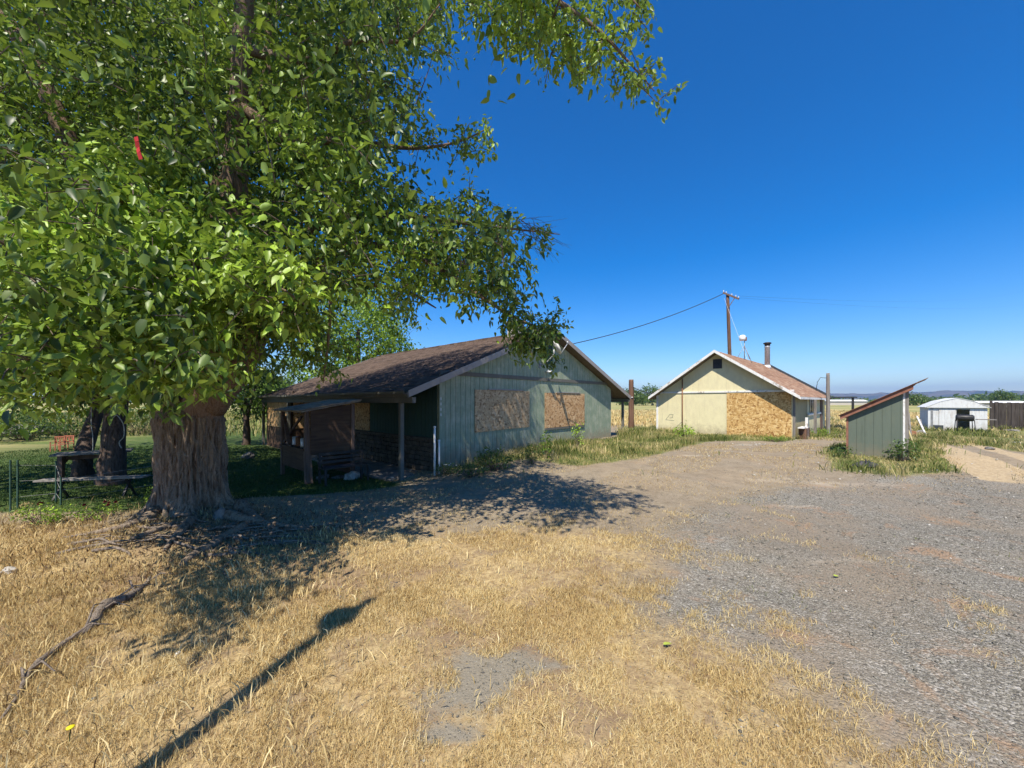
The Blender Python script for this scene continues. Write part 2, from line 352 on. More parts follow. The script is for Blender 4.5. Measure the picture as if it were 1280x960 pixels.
t = NT('mixed_farmyard_ground')
def attr(n):
    a = t.n('ShaderNodeAttribute', attribute_name=n); s = t.n('ShaderNodeSeparateColor'); t.l(a.outputs['Color'], s.inputs[0]); return s.outputs
A1, A2, A3 = attr('zone'), attr('zone_b'), attr('zone_c')
n_big = t.noise(.55, 5, None, .6); n_mid = t.noise(2.6, 6, None, .65); n_fin = t.noise(16, 6, None, .7); n_vf = t.noise(90, 3, None, .7)
def edge(mask, lo=.35, hi=.65, k=1.7):
    j = t.math('MULTIPLY', t.math('SUBTRACT', t.math('ADD', t.math('MULTIPLY', n_mid, .55), t.math('MULTIPLY', n_fin, .45)), .5), k)
    return t.ramp(t.math('ADD', mask, j), [(lo, 0.0), (hi, 1.0)])
dirt = t.mix(t.ramp(n_mid, [(.35, 0.0), (.7, 1.0)]), (.215, .165, .10), (.375, .30, .195))
dirt = t.mix(t.ramp(n_fin, [(.45, 0.0), (.7, .7)]), dirt, (.42, .33, .24))
dirt = t.mix(t.ramp(n_vf, [(.35, .5), (.55, 0.0)]), dirt, (.12, .085, .06))
straw = t.mix(t.ramp(n_fin, [(.35, 0.0), (.65, 1.0)]), (.28, .19, .095), (.54, .41, .21))
straw = t.mix(t.ramp(n_big, [(.45, 0.0), (.60, .75)]), straw, (.23, .15, .095)); straw = t.mix(t.ramp(n_mid, [(.52, 0.0), (.66, .7)]), straw, (.20, .14, .10))
vg = t.n('ShaderNodeTexVoronoi', Scale=52.0); t.l(t.co, vg.inputs['Vector']); vg2 = t.n('ShaderNodeTexVoronoi', Scale=115.0); t.l(t.co, vg2.inputs['Vector'])
sg = t.n('ShaderNodeSeparateColor'); t.l(vg.outputs['Color'], sg.inputs[0]); sg2 = t.n('ShaderNodeSeparateColor'); t.l(vg2.outputs['Color'], sg2.inputs[0])
grav = t.mix(.5, t.ramp(sg.outputs[0], [(0, (.085, .078, .07)), (.5, (.185, .172, .138)), (.8, (.29, .275, .23)), (1, (.62, .58, .52))]), t.ramp(sg2.outputs[0], [(0, (.085, .075, .066)), (.6, (.215, .20, .16)), (1, (.58, .54, .47))]))
grav = t.mix(t.ramp(n_big, [(.40, .75), (.58, 0.1)]), grav, (.27, .215, .155))
grav = t.mix(t.ramp(t.noise(1.3, 6, None, .7, .6), [(.56, 0.0), (.66, .65)]), grav, (.36, .225, .13))
gr = t.mix(t.ramp(n_fin, [(.4, 0.0), (.62, 1.0)]), (.06, .09, .025), (.24, .23, .09))
gr = t.mix(t.ramp(n_mid, [(.52, 0.0), (.68, .8)]), gr, (.36, .28, .14))
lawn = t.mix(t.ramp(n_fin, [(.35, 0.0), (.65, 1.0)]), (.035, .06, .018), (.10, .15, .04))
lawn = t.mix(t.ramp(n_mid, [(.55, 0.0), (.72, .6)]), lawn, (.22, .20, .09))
fb = t.noise(.05, 4, t.mapping((1, 4, 1)), .6)
fld = t.mix(t.ramp(fb, [(.42, 0.0), (.55, 1.0)]), (.14, .19, .05), (.46, .38, .17)); fld = t.mix(t.ramp(n_mid, [(.4, 0.0), (.7, .4)]), fld, (.30, .26, .12))
col = t.mix(t.math('MAXIMUM', edge(A1[2]), .30), dirt, grav)
col = t.mix(t.math('MULTIPLY', edge(A1[0], .3, .75), .92), col, straw)
col = t.mix(t.math('MULTIPLY', edge(A3[1], .35, .75, 1.5), .6), col, (.50, .42, .32))
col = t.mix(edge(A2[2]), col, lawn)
col = t.mix(edge(A1[1]), col, gr)
col = t.mix(A2[1], col, fld)
col = t.mix(edge(A2[0], .4, .6, .5), col, t.mix(t.ramp(n_fin, [(.35, 0.0), (.65, 1.0)]), t.mix(n_mid, (.24, .175, .10), (.42, .31, .185)), (.52, .41, .26)))
col = t.mix(edge(A3[0], .35, .6, 1.1), col, t.mix(n_vf, (.15, .125, .09), (.36, .32, .25)))
hgt = t.math('ADD', t.math('MULTIPLY', n_fin, 1.0), t.math('ADD', t.math('MULTIPLY', n_vf, .45), t.math('MULTIPLY', t.math('MULTIPLY', vg.outputs['Distance'], -.8), A1[2])))
t.bump(hgt, .75, .03)
GM = t.set(col, .95, .12)
ny, nx = GX.shape; idx = np.arange(ny * nx).reshape(ny, nx)
fc = np.stack([idx[:-1, :-1], idx[:-1, 1:], idx[1:, 1:], idx[1:, :-1]], -1).reshape(-1, 4)
go = np_mesh('ground', np.stack([GX, GY, GZ], -1).reshape(-1, 3), [fc], GM, smooth=True)
for nm, z in (('zone', z1), ('zone_b', z2), ('zone_c', z3)):
    a = go.data.color_attributes.new(nm, 'FLOAT_COLOR', 'POINT'); a.data.foreach_set('color', z.reshape(-1, 4).astype(np.float32).ravel())
tag(go, 'dry farmyard ground of straw, gravel and packed dirt', 'ground', kind='structure')

# hills: a ring of low ridges far away
def hills(name, dist, hfun, depth, m, a0=-75, a1=75, n=260):
    vs = []; fs = []
    rows = [(-1, 0), (0, 0), (.35, .55), (.7, .9), (1, 1), (1.4, .8), (2, .2)]
    for i in range(n + 1):
        a = R(a0 + (a1 - a0) * i / n); h = hfun(a)
        for k, (r, q) in enumerate(rows):
            d = dist + depth * r + (0 if k < 2 else 60 * math.sin(a * 90 + k * 2)); z = h * q * (1 + (0 if q in (0, 1) else .18 * math.sin(a * 160 + k * 1.7))) - (30 if k == 0 else 0)
            vs.append((d * math.sin(a), d * math.cos(a), z))
    K = len(rows); F_ = [(i * K + k, (i + 1) * K + k, (i + 1) * K + k + 1, i * K + k + 1) for i in range(n) for k in range(K - 1)]
    mb = MB(); mb.add(vs, F_); return tag(mb.build(name, m, smooth=True), None, None, kind='structure')
tH = NT('dry_oak_hills'); c = tH.mix(tH.ramp(tH.noise(.006, 7, None, .7), [(.42, 0.0), (.56, 1.0)]), (.04, .055, .04), (.15, .125, .08)); HM = tH.set(c, 1, .05)
hills('hills', 5200, lambda a: 62 + 34 * sm(a, .35, .95) + 46 * math.exp(-((a - .27) / .05) ** 2) + 12 * math.sin(a * 9 + 1) + 7 * math.sin(a * 31) + 3 * math.sin(a * 83), 700, HM)

# ---------------------------------------------------------------- foliage engine
def leaf_mesh(base, axis_, nrm, length, width):
    """arrays -> verts (n*8), faces. An ovate leaf folded on its midrib with a drooping tip."""
    n = len(base); axis_ = axis_ / np.linalg.norm(axis_, axis=1, keepdims=True)
    side = np.cross(nrm, axis_); side /= np.linalg.norm(side, axis=1, keepdims=True) + 1e-9
    up = np.cross(axis_, side); L = length[:, None]; Wd = width[:, None]
    curl = rng.uniform(.05, .32, (n, 1)) * L; fold = rng.uniform(.05, .4, (n, 1)) * Wd; tw = rng.uniform(-.12, .12, (n, 1)) * Wd
    B = base
    def st(t_, w_, cu): m = base + axis_ * L * t_ - up * curl * cu; return m, m + side * Wd * w_ + up * (fold * w_ * 2 + tw), m - side * Wd * w_ + up * (fold * w_ * 2 - tw)
    m1, l1, r1 = st(.10, .34, 0); m2, l2, r2 = st(.36, .5, .12); m3, l3, r3 = st(.68, .33, .42); T = base + axis_ * L * 1.0 - up * curl
    l1 = l1 - axis_ * L * .07; r1 = r1 - axis_ * L * .07
    V = np.stack([B, l1, r1, m1, l2, r2, m2, l3, r3, m3, T], 1).reshape(-1, 3)
    o = (np.arange(n) * 11)[:, None]
    tri = np.concatenate([o + np.array([[0, 2, 3]]), o + np.array([[0, 3, 1]]), o + np.array([[7, 9, 10]]), o + np.array([[9, 8, 10]])])
    quad = np.concatenate([o + np.array([[1, 3, 6, 4]]), o + np.array([[3, 2, 5, 6]]), o + np.array([[4, 6, 9, 7]]), o + np.array([[6, 5, 8, 9]])])
    return V, tri, quad
def clusters_to_leaves(cen, dirs, per, length, L, Wr=.48, spread=.22, tints=None):
    n = len(cen); k = per
    s = (np.arange(k)[None, :] + rng.uniform(0, 1, (n, k))) / k
    p = cen[:, None, :] + dirs[:, None, :] * (s[..., None] - .3) * length
    p = p + rng.normal(0, spread, (n, k, 3)) * np.array([1, 1, .8]) * .5
    ax = dirs[:, None, :] * .6 + rng.normal(0, .75, (n, k, 3)) + np.array([0, 0, -.45])
    nr = rng.normal(0, .55, (n, k, 3)) + np.array([0, 0, 1.0])
    ln = (L if np.isscalar(L) else L[:, None]) * rng.uniform(.6, 1.2, (n, k))
    tn = np.clip((tints[:, None] if tints is not None else .5) + rng.normal(0, .2, (n, k)), 0, 1)
    V, tr, qd = leaf_mesh(p.reshape(-1, 3), ax.reshape(-1, 3), nr.reshape(-1, 3), ln.ravel(), ln.ravel() * Wr * rng.uniform(.8, 1.15, n * k))
    col = np.repeat(np.stack([tn.ravel()] * 3 + [np.ones(n * k)], -1), 11, axis=0)
    return V, tr, qd, col
def leaf_object(name, parts, m, parent):
    Vs = []; T = []; Q = []; Cc = []; o = 0
    for V, tr, qd, col in parts:
        Vs.append(V); T.append(tr + o); Q.append(qd + o); Cc.append(col); o += len(V)
    return np_mesh(name, np.concatenate(Vs), [np.concatenate(T), np.concatenate(Q)], m, parent, np.concatenate(Cc))
def connect(nodes, cen, mb, root, r0=.004, keep=1.0, maxd=3.5):
    """thin branches that join every cluster to the nearest wood nearer the trunk"""
    N = [np.array(p) for p in nodes]; rr = np.array(root)
    order = np.argsort([np.min(np.linalg.norm(np.array(N) - c, axis=1)) for c in cen]); A = np.array(N); dirs = np.zeros_like(cen)
    for i in order:
        c = cen[i]; d = np.linalg.norm(A - c, axis=1) ; j = int(np.argmin(d + .15 * np.linalg.norm(A - rr, axis=1)*0)); q = A[j]; dd = d[j]
        v = c - q; dirs[i] = v / (dd + 1e-6)
        if dd < maxd and rng.uniform() < keep:
            mid = q + v * .5 + np.array([rng.uniform(-.1, .1), rng.uniform(-.1, .1), rng.uniform(-.02, .14)]) * dd
            mb.tube([q, mid, c + v / (dd + 1e-6) * .12], [r0 + .009 * min(dd, 2), r0 + .004 * min(dd, 2), r0 * .7], 4, False)
            A = np.vstack([A, [mid], [c]])
        else: A = np.vstack([A, [c]])
    return dirs

# ---------------------------------------------------------------- the mulberry
def limb_pts(lst):
    return [W(a, b, d) for a, b, d, r in lst], [r for a, b, d, r in lst]
def densify(P, rad, k=4):
    P = [Vector(p) for p in P]; out = []; ro = []
    for i in range(len(P) - 1):
        p0 = P[max(i - 1, 0)]; p1 = P[i]; p2 = P[i + 1]; p3 = P[min(i + 2, len(P) - 1)]
        for s in range(k):
            u = s / k
            q = .5 * ((2 * p1) + (p2 - p0) * u + (2 * p0 - 5 * p1 + 4 * p2 - p3) * u * u + (3 * p1 - p0 - 3 * p2 + p3) * u ** 3)
            out.append(q); ro.append(rad[i] * (1 - u) + rad[i + 1] * u)
    out.append(P[-1]); ro.append(rad[-1]); return out, ro
LIMBS = [
    [(240, 560, 6.95, .36), (256, 505, 6.9, .31), (272, 440, 6.7, .27), (286, 360, 6.55, .22), (293, 250, 6.4, .19), (300, 120, 6.2, .15), (305, 0, 6.0, .125), (312, -160, 5.9, .1), (340, -420, 6.2, .07), (360, -560, 6.6, .03)],
    [(262, 470, 6.8, .2), (258, 400, 7.0, .17), (262, 320, 7.2, .15), (268, 240, 7.4, .13), (330, 120, 7.4, .1), (338, 0, 7.4, .08), (350, -200, 7.5, .04)],
    [(226, 552, 6.95, .26), (196, 470, 6.9, .26), (150, 350, 6.7, .2), (95, 200, 6.4, .15), (30, 60, 6.2, .11), (-80, -100, 6.2, .07), (-200, -250, 6.4, .03)],
    [(246, 560, 7.0, .28), (212, 440, 7.4, .2), (150, 260, 8.2, .17), (110, 60, 8.8, .12), (90, -120, 9, .06)],
    [(200, 440, 6.8, .14), (120, 400, 6.2, .1), (40, 380, 5.6, .07), (-60, 370, 5.2, .03)],
    [(262, 510, 6.9, .24), (312, 440, 6.9, .2), (345, 345, 6.8, .13), (375, 328, 6.7, .105), (430, 312, 6.5, .085), (485, 308, 6.3, .06), (540, 330, 6.1, .045), (600, 370, 5.9, .03), (650, 400, 5.8, .018), (695, 415, 5.7, .008)],
    [(345, 345, 6.8, .1), (372, 300, 6.6, .075), (420, 274, 6.4, .06), (500, 270, 6.2, .045), (575, 278, 6.0, .03), (640, 286, 5.9, .016), (700, 293, 5.85, .006)],
    [(312, 430, 6.9, .13), (360, 395, 7.0, .08), (430, 358, 7.0, .05), (500, 362, 6.8, .03), (545, 385, 6.7, .012)],
    [(408, 318, 6.6, .04), (413, 380, 6.6, .032), (410, 430, 6.6, .022), (404, 478, 6.6, .008)],
    [(300, 130, 6.2, .1), (360, 175, 6.2, .07), (430, 175, 6.1, .05), (510, 185, 6.0, .03), (570, 178, 5.9, .016), (614, 158, 5.9, .006)],
    [(302, 60, 6.1, .09), (380, 75, 6.0, .065), (450, 50, 5.8, .04), (510, 50, 5.7, .02), (550, 5, 5.6, .01)],
    [(312, -160, 5.9, .09), (400, -190, 5.2, .075), (500, -150, 4.6, .055), (600, -70, 4.25, .04), (680, -10, 4.1, .028), (745, 35, 4.0, .018), (790, 82, 3.95, .01), (818, 114, 3.9, .004)],
    [(600, -70, 4.25, .03), (690, -60, 3.95, .02), (760, -30, 3.8, .012), (800, 10, 3.7, .006)],
    [(560, -100, 4.35, .03), (620, -20, 4.4, .02), (650, 30, 4.4, .012), (668, 60, 4.35, .005)],
    [(258, 400, 6.9, .12), (240, 330, 6.0, .08), (200, 280, 5.2, .05), (150, 250, 4.5, .03), (105, 225, 4.1, .012)],
    [(240, 340, 6.1, .06), (280, 330, 5.3, .04), (320, 340, 4.8, .02), (380, 380, 4.6, .01)],
    [(200, 440, 6.7, .08), (150, 400, 5.6, .05), (90, 380, 4.6, .035), (20, 370, 4.0, .015)],
]
tree = empty('mulberry_tree', (-5.5, 6.9, -.2), 0, 'huge old leafy mulberry tree with thick furrowed trunk shading the green farmhouse', 'tree')
TL = Matrix.Translation((5.5, -6.9, .2))
def T_(P): return [tuple(Vector(p) + Vector((5.5, -6.9, .2))) for p in P]
# trunk: wide furrowed bole with root flare
n = 400; rings = 230; vs = []
for i in range(rings):
    u = i / (rings - 1); z = -.55 + u * 2.35
    h = z + .3
    r0 = .445 + .44 * math.exp(-max(h + .12, 0) / .26) + .05 * math.exp(-((h - 1.1) / .3) ** 2) + .05 * sm(h, 1.2, 1.9)
    if h > 1.7: r0 *= 1 - .55 * float(sm(h, 1.7, 2.1))
    for k in range(n):
        a = 2 * math.pi * k / n
        fl = 1 + math.exp(-max(h, 0) / .35) * (.28 * math.sin(a * 5 + 1) + .14 * math.sin(a * 8 + 2.2))
        rid = .022 * math.sin(a * 23 + 2.2 * math.sin(z * 2.3 + a * 2)) + .014 * math.sin(a * 41 + 3 * math.sin(z * 3.1)) + .012 * math.sin(a * 11 + z * 6) + .03 * math.sin(a * 3 + z * 1.4)
        p1 = a * 13 + 1.1 * math.sin(z * 3.1 + 2 * math.sin(a * 3)) + .7 * math.sin(z * 7.3 + a * 5); p2 = a * 24 + 1.5 * math.sin(z * 4.3 + 3 * math.sin(a * 4)) + .9 * math.sin(z * 11 - a * 9)
        r = r0 * fl + rid * .7 - (.028 + .012 * math.sin(z * 9 + a * 6)) * (1 - abs(math.sin(p1))) ** 2 - (.018 + .012 * math.sin(z * 15 - a * 11)) * (1 - abs(math.sin(p2))) ** 1.6 - (.010 + .008 * math.sin(z * 23 + a * 17)) * (1 - abs(math.sin(a * 41 + 1.6 * math.sin(z * 9 + a * 7) + 1.1 * math.sin(z * 17 - a * 5)))) - .010 * (1 - abs(math.sin(z * 16 + 2.5 * math.sin(a * 9) + 1.7 * math.sin(a * 23)))) ** 4 + random.uniform(-.004, .004)
        vs.append((-5.76 + r * math.cos(a) * (1.05) - .03 * h, 6.95 + r * math.sin(a), z))
fs = [(i * n + k, i * n + (k + 1) % n, (i + 1) * n + (k + 1) % n, (i + 1) * n + k) for i in range(rings - 1) for k in range(n)] + [tuple(range((rings - 1) * n, rings * n))]
mb = MB(); mb.add(T_(vs), fs); mb.build('trunk', M['bark'], tree, True)
nodes = []
for L_ in LIMBS:
    P, rd = limb_pts(L_); P, rd = densify(P, rd, 5)
    mb = MB(); mb.tube(T_(P), rd, 12 if rd[0] > .12 else 8, True, .05); mb.build('limb', M['limb'], tree, True)
    nodes += [tuple(p) for p in P[4:]]
# surface roots
ROOTS = [[(305, 622, 6.1, .07), (285, 640, 5.75, .065), (262, 668, 5.35, .06), (240, 690, 5.0, .055), (225, 712, 4.75, .03)],
         [(200, 640, 6.6, .12), (180, 655, 6.2, .08), (150, 668, 5.9, .05), (110, 672, 5.8, .03)],
         [(280, 640, 6.5, .1), (330, 652, 6.3, .06), (380, 655, 6.2, .035), (430, 652, 6.3, .02)],
         [(300, 625, 6.9, .12), (318, 640, 6.5, .07), (350, 668, 6.0, .03)],
         [(215, 665, 6.0, .05), (190, 672, 5.75, .04), (165, 680, 5.5, .025)],
         [(240, 660, 6.2, .08), (220, 690, 5.6, .05), (205, 712, 5.2, .02)]]
for L_ in ROOTS:
    P = []; rd = []
    for a, b, d, r in L_:
        x = (a - 640) / F * d; z = gz(x, d) + r * .6; P.append((x, d, z)); rd.append(r)
    P, rd = densify(P, rd, 5); mb = MB(); mb.tube(T_(P), rd, 9, True, .12); mb.build('root', M['bark'], tree, True)

random.seed(15); mb = MB()
for i in range(46):
    x = random.uniform(-6.3, -3.6); y = random.uniform(5.3, 6.5) - .25 * abs(x + 5) ; a = random.choice([0, .3, -.3, 2.9, .9, -.9]) + random.uniform(-.3, .3); L_ = random.uniform(.3, 1.1); r_ = random.uniform(.006, .024)
    P = [(x + math.cos(a) * L_ * t_ + .03 * math.sin(t_ * 9 + i), y + math.sin(a) * L_ * t_ * .6 + .04 * math.sin(t_ * 7 + i * 2), gz(x + math.cos(a) * L_ * t_, y + math.sin(a) * L_ * t_ * .6) + .015 + .05 * math.sin(t_ * 3.1) * random.random()) for t_ in (0, .25, .5, .75, 1)]
    P, rd = densify(P, [r_, r_, r_ * .9, r_ * .7, r_ * .3], 3); mb.tube(T_(P), rd, 6, True, .15)
mb.build('surface_roots', M['root'], tree, True)
POLY_A = [(-20, 500), (-20, -20), (560, -20), (560, 10), (548, 40), (520, 60), (480, 80), (440, 105), (440, 130), (480, 170), (440, 200), (470, 240), (470, 320), (420, 345), (400, 350), (350, 380), (345, 440), (320, 455), (280, 452), (232, 478), (150, 480), (110, 500), (60, 510)]
POLY_B = [(-20, 250), (60, 235), (95, 200), (115, 185), (160, 215), (200, 195), (225, 250), (250, 270), (300, 300), (330, 300), (400, 370), (395, 400), (330, 420), (300, 430), (245, 452), (190, 476), (120, 445), (60, 455), (20, 490), (-20, 505)]
POLY_C = [(440, 110), (480, 105), (520, 130), (500, 175), (470, 200), (480, 230), (520, 240), (560, 265), (590, 240), (620, 255), (640, 290), (660, 320), (640, 340), (660, 372), (690, 395), (705, 420), (690, 440), (668, 430), (640, 408), (610, 385), (570, 362), (530, 358), (510, 400), (490, 390), (470, 350), (430, 360), (400, 350), (420, 300), (420, 200)]
POLY_C2 = [(500, 170), (540, 160), (600, 150), (618, 160), (605, 190), (570, 200), (545, 185), (520, 200)]
POLY_C3 = [(330, 360), (400, 350), (415, 400), (420, 440), (405, 470), (375, 450), (340, 470)]
POLY_C4 = [(630, 385), (690, 398), (702, 412), (686, 412), (670, 418), (668, 452), (655, 450), (643, 428)]
POLY_C5 = [(640, 280), (700, 288), (660, 306)]
POLY_D = [(590, -20), (800, -20), (803, 8), (775, 40), (770, 55), (795, 85), (822, 120), (800, 124), (775, 95), (740, 85), (720, 70), (718, 105), (705, 100), (700, 65), (640, 68), (635, 30), (590, 25)]
LIT = wpoly([(-2500, 640), (-200, 652), (150, 655), (210, 700), (225, 745), (262, 795), (300, 790), (330, 745), (440, 720), (470, 705), (590, 718), (640, 712), (560, 690), (640, 665), (820, 655), (820, 615), (740, 596), (1000, 560), (3000, 560), (3000, 700)]) + [(60, -30), (-60, -30), (-60, 2)]
LIMB_PX = [(p[0], p[1]) for p in LIMBS[0][1:7]]
def hides_limb(P):
    px, py = proj(P); lx_ = np.interp(py, [p[1] for p in LIMB_PX][::-1], [p[0] for p in LIMB_PX][::-1]); return (np.abs(px - lx_) < 22) & (py < 400) & (P[:, 1] < 6.3) & (rng.uniform(size=len(P)) < .8)
def shadow_ok(P, slack=0.02):
    k = (P[:, 2] + .3) / SUN_T; gx_ = P[:, 0] - SUN_H[0] * k; gy_ = P[:, 1] - SUN_H[1] * k
    return ~in_poly(gx_, gy_, LIT) | (rng.uniform(size=len(P)) < slack)
def proj(P): return 640 + F * P[:, 0] / P[:, 1], HOR - F * (P[:, 2] - EYE) / P[:, 1]
def sample_poly(poly, n, d0, d1, off=0):
    xs_ = [p[0] for p in poly]; ys_ = [p[1] for p in poly]; out = np.zeros((0, 3))
    while len(out) < n:
        px = rng.uniform(min(xs_), max(xs_), n * 3); py = rng.uniform(min(ys_), max(ys_), n * 3); k = in_poly(px, py, poly); px = px[k]; py = py[k]
        D = rng.uniform(d0, d1, len(px)); out = np.vstack([out, np.stack([(px - 640) / F * D, D, EYE - (py - HOR) / F * D], 1)])
    return out[:n]
def proj(P): return 640 + F * P[:, 0] / P[:, 1], HOR - F * (P[:, 2] - EYE) / P[:, 1]
def clump(P, m, sg): return np.repeat(P, m, axis=0) + rng.normal(0, sg, (len(P) * m, 3))
A = clump(sample_poly(POLY_A, 520, 4.6, 9.5), 6, .24); A = A[shadow_ok(A)]; A = A[A[:, 2] > 1.55]
k = (np.linalg.norm((A - np.array([-5.8, 7.6, 6.5])) / np.array([6.6, 5.2, 7.2]), axis=1) < 1); A = A[k]; A = A[~hides_limb(A)]
AB_POLY = [(-20, 470), (-20, -20), (440, -20), (400, 140), (415, 300), (335, 415), (235, 455), (110, 470)]
AB = clump(sample_poly(AB_POLY, 230, 7.0, 10.0), 6, .34); AB = AB[shadow_ok(AB)]; AB = AB[(AB[:, 2] > 1.7) & (np.linalg.norm((AB - np.array([-6.2, 8.2, 6.5])) / np.array([8, 5.2, 7.6]), axis=1) < 1)]
def voids(P, th=-.55): return (np.sin(P[:, 0] * 2.3 + 1.4 * np.sin(P[:, 2] * 1.3)) * np.sin(P[:, 2] * 2.7 + 1.2 * np.sin(P[:, 1] * 1.6)) + .5 * np.sin(P[:, 1] * 3.7 + P[:, 0] * 1.9)) < th
A = A[~voids(A)]
# the big limb that hangs forward, big leaves in the sun
B = clump(sample_poly(POLY_B, 125, 3.8, 5.3), 5, .17)
B = B[shadow_ok(B, .55)]; B = B[~voids(B, -.8)]
Cc = np.vstack([clump(sample_poly(POLY_C, 128, 5.4, 6.9), 4, .13), sample_poly(POLY_C2, 30, 5.8, 6.1), clump(sample_poly(POLY_C3, 24, 6.0, 7.2), 4, .14), sample_poly(POLY_C4, 34, 5.5, 5.9), sample_poly(POLY_C5, 5, 5.8, 5.9)])
Dd = clump(sample_poly(POLY_D, 62, 3.75, 4.6), 3, .07)
# the rest of the crown, above and behind the frame
E = rng.uniform(-1, 1, (9000, 3)); E = E[np.linalg.norm(E, axis=1) < 1]; E = E / (np.linalg.norm(E, axis=1, keepdims=True) + 1e-6) * (np.linalg.norm(E, axis=1, keepdims=True) ** .6)
E = E * np.array([6.2, 5.2, 6.6]) + np.array([-5.6, 8.0, 7.4]); E = E[(E[:, 2] > 3.0) & (E[:, 1] > 3.4)]
px, py = proj(E); vis = (py > -25) & (px > -25) & (px < 1300)
inA = in_poly(px, py, POLY_A) | in_poly(px, py, POLY_C)
E = E[(~vis | inA)]; E = E[shadow_ok(E)]; E = E[:2000]
# more of the high crown: what shades the gable and the near slope of the farmhouse roof
n_ = 2600; uu = rng.uniform(-1.3, 4.2, n_); vv = np.where(rng.uniform(size=n_) < .5, 0, rng.uniform(0, 9, n_)); uu = np.where(vv > 0, rng.uniform(-1.3, 2.6, n_), uu); zz = np.where(vv > 0, 4.6 - .4 * (5.2 - uu), rng.uniform(.1, 4.2, n_))
kk = rng.uniform(3.4, 7.2, n_); G_ = np.stack([-2.15 + .68 * uu - .733 * vv + SUN_H[0] * kk, 11.46 + .733 * uu + .68 * vv + SUN_H[1] * kk, zz + SUN_T * kk], 1)
px, py = proj(G_); G_ = G_[((py < -25) | in_poly(px, py, POLY_A)) & (np.linalg.norm((G_ - np.array([-5.2, 8.2, 7.4])) / np.array([6.6, 5.6, 7.2]), axis=1) < 1) & shadow_ok(G_)][:520]
G_ = G_[G_[:, 1] > 3.6]; E = np.vstack([E, G_])
# low crown clusters added mostly out of frame to shade the ground before the roots
SP = wpoly([(222, 700), (262, 792), (300, 785), (335, 742), (430, 718), (420, 665), (250, 665)]); sx_ = rng.uniform(-5, -1, 5000); sy_ = rng.uniform(2.5, 7, 5000); q = in_poly(sx_, sy_, SP); sx_, sy_ = sx_[q], sy_[q]
kk = rng.uniform(1.35, 2.9, len(sx_)); S_ = np.stack([sx_ + SUN_H[0] * kk, sy_ + SUN_H[1] * kk, -.3 + SUN_T * kk], 1); px, py = proj(S_); S_ = S_[(px < -260) | (in_poly(px, py, POLY_B) & (S_[:, 1] > 3))][:190]
E = np.vstack([E, S_])
# the reach of the crown that dapples the drive
SP2 = wpoly([(400, 622), (420, 660), (470, 698), (560, 688), (640, 658), (812, 652), (812, 622), (730, 600), (560, 600)]); sx_ = rng.uniform(-5, 4, 9000); sy_ = rng.uniform(4, 10.5, 9000); q = in_poly(sx_, sy_, SP2); sx_, sy_ = sx_[q], sy_[q]
kk = rng.uniform(2.4, 6.2, len(sx_)); S2 = np.stack([sx_ + SUN_H[0] * kk, sy_ + SUN_H[1] * kk, -.3 + SUN_T * kk], 1); px, py = proj(S2)
ok = ((py < -60) & (S2[:, 0] < 1.2) & (S2[:, 0] > -7) & (S2[:, 1] > 1.2) & ((S2[:, 1] > 3.6) | (S2[:, 0] > -1.0))) | ((in_poly(px, py, POLY_C) | in_poly(px, py, POLY_D)) & (S2[:, 1] > 4.3)); S2 = S2[ok & (np.linalg.norm(S2 - np.array([-4.5, 6.5, 5.5]), axis=1) < 6.2)][:300]
E = np.vstack([E, S2, AB])
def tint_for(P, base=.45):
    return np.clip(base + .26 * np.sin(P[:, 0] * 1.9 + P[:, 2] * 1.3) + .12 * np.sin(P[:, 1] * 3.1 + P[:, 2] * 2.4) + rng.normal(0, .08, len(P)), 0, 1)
nE = len(A) + len(B) + len(Cc) + len(Dd) + len(E) - len(AB); allc = np.vstack([A, B, Cc, Dd, E])
mb = MB(); dirs = connect(nodes, allc, mb, (-5.4, 6.9, 1.5), .005, .75)
mb.v = T_(mb.v); mb.build('branchlets', M['twig'], tree)
ia = len(A); ib = ia + len(B); ic = ib + len(Cc); idd = ic + len(Dd)
off = np.array([5.5, -6.9, .2])
parts = []
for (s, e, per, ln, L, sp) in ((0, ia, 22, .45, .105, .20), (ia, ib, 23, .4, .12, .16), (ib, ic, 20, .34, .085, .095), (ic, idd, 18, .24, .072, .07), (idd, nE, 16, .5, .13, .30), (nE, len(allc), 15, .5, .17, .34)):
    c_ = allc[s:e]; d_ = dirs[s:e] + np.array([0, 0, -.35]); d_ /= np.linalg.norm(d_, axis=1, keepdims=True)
    parts.append(clusters_to_leaves(c_ + off, d_, per, ln, L, spread=sp, tints=tint_for(c_, .80 if s == ia else (.40 if s in (ib, ic) else .20))))  # sunlight put into the leaf tint: forward spray lighter, rest of the crown darker
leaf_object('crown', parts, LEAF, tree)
# dead bare twigs at the tip of the long branch
mb = MB()
for i in range(26):
    s = Vector(W(random.uniform(640, 670), random.uniform(272, 292), 5.85)); e = Vector(W(random.uniform(665, 715), random.uniform(268, 330) , 5.8 + random.uniform(-.2, .2)))
    mb.tube([s, s.lerp(e, .5) + Vector((0, 0, random.uniform(-.05, .05))), e], [.005, .003, .0015], 4, False)
for (a, b, c2, d2) in ((430, 215, 455, 180), (470, 205, 520, 210), (520, 130, 545, 55), (505, 130, 528, 95)):
    s = Vector(W(a, b, 6)); e = Vector(W(c2, d2, 6)); mb.tube([s, s.lerp(e, .5) + Vector((.04, 0, .06)), e], [.01, .006, .003], 5, False)
mb.v = T_(mb.v); mb.build('dead_twigs', M['twig'], tree)

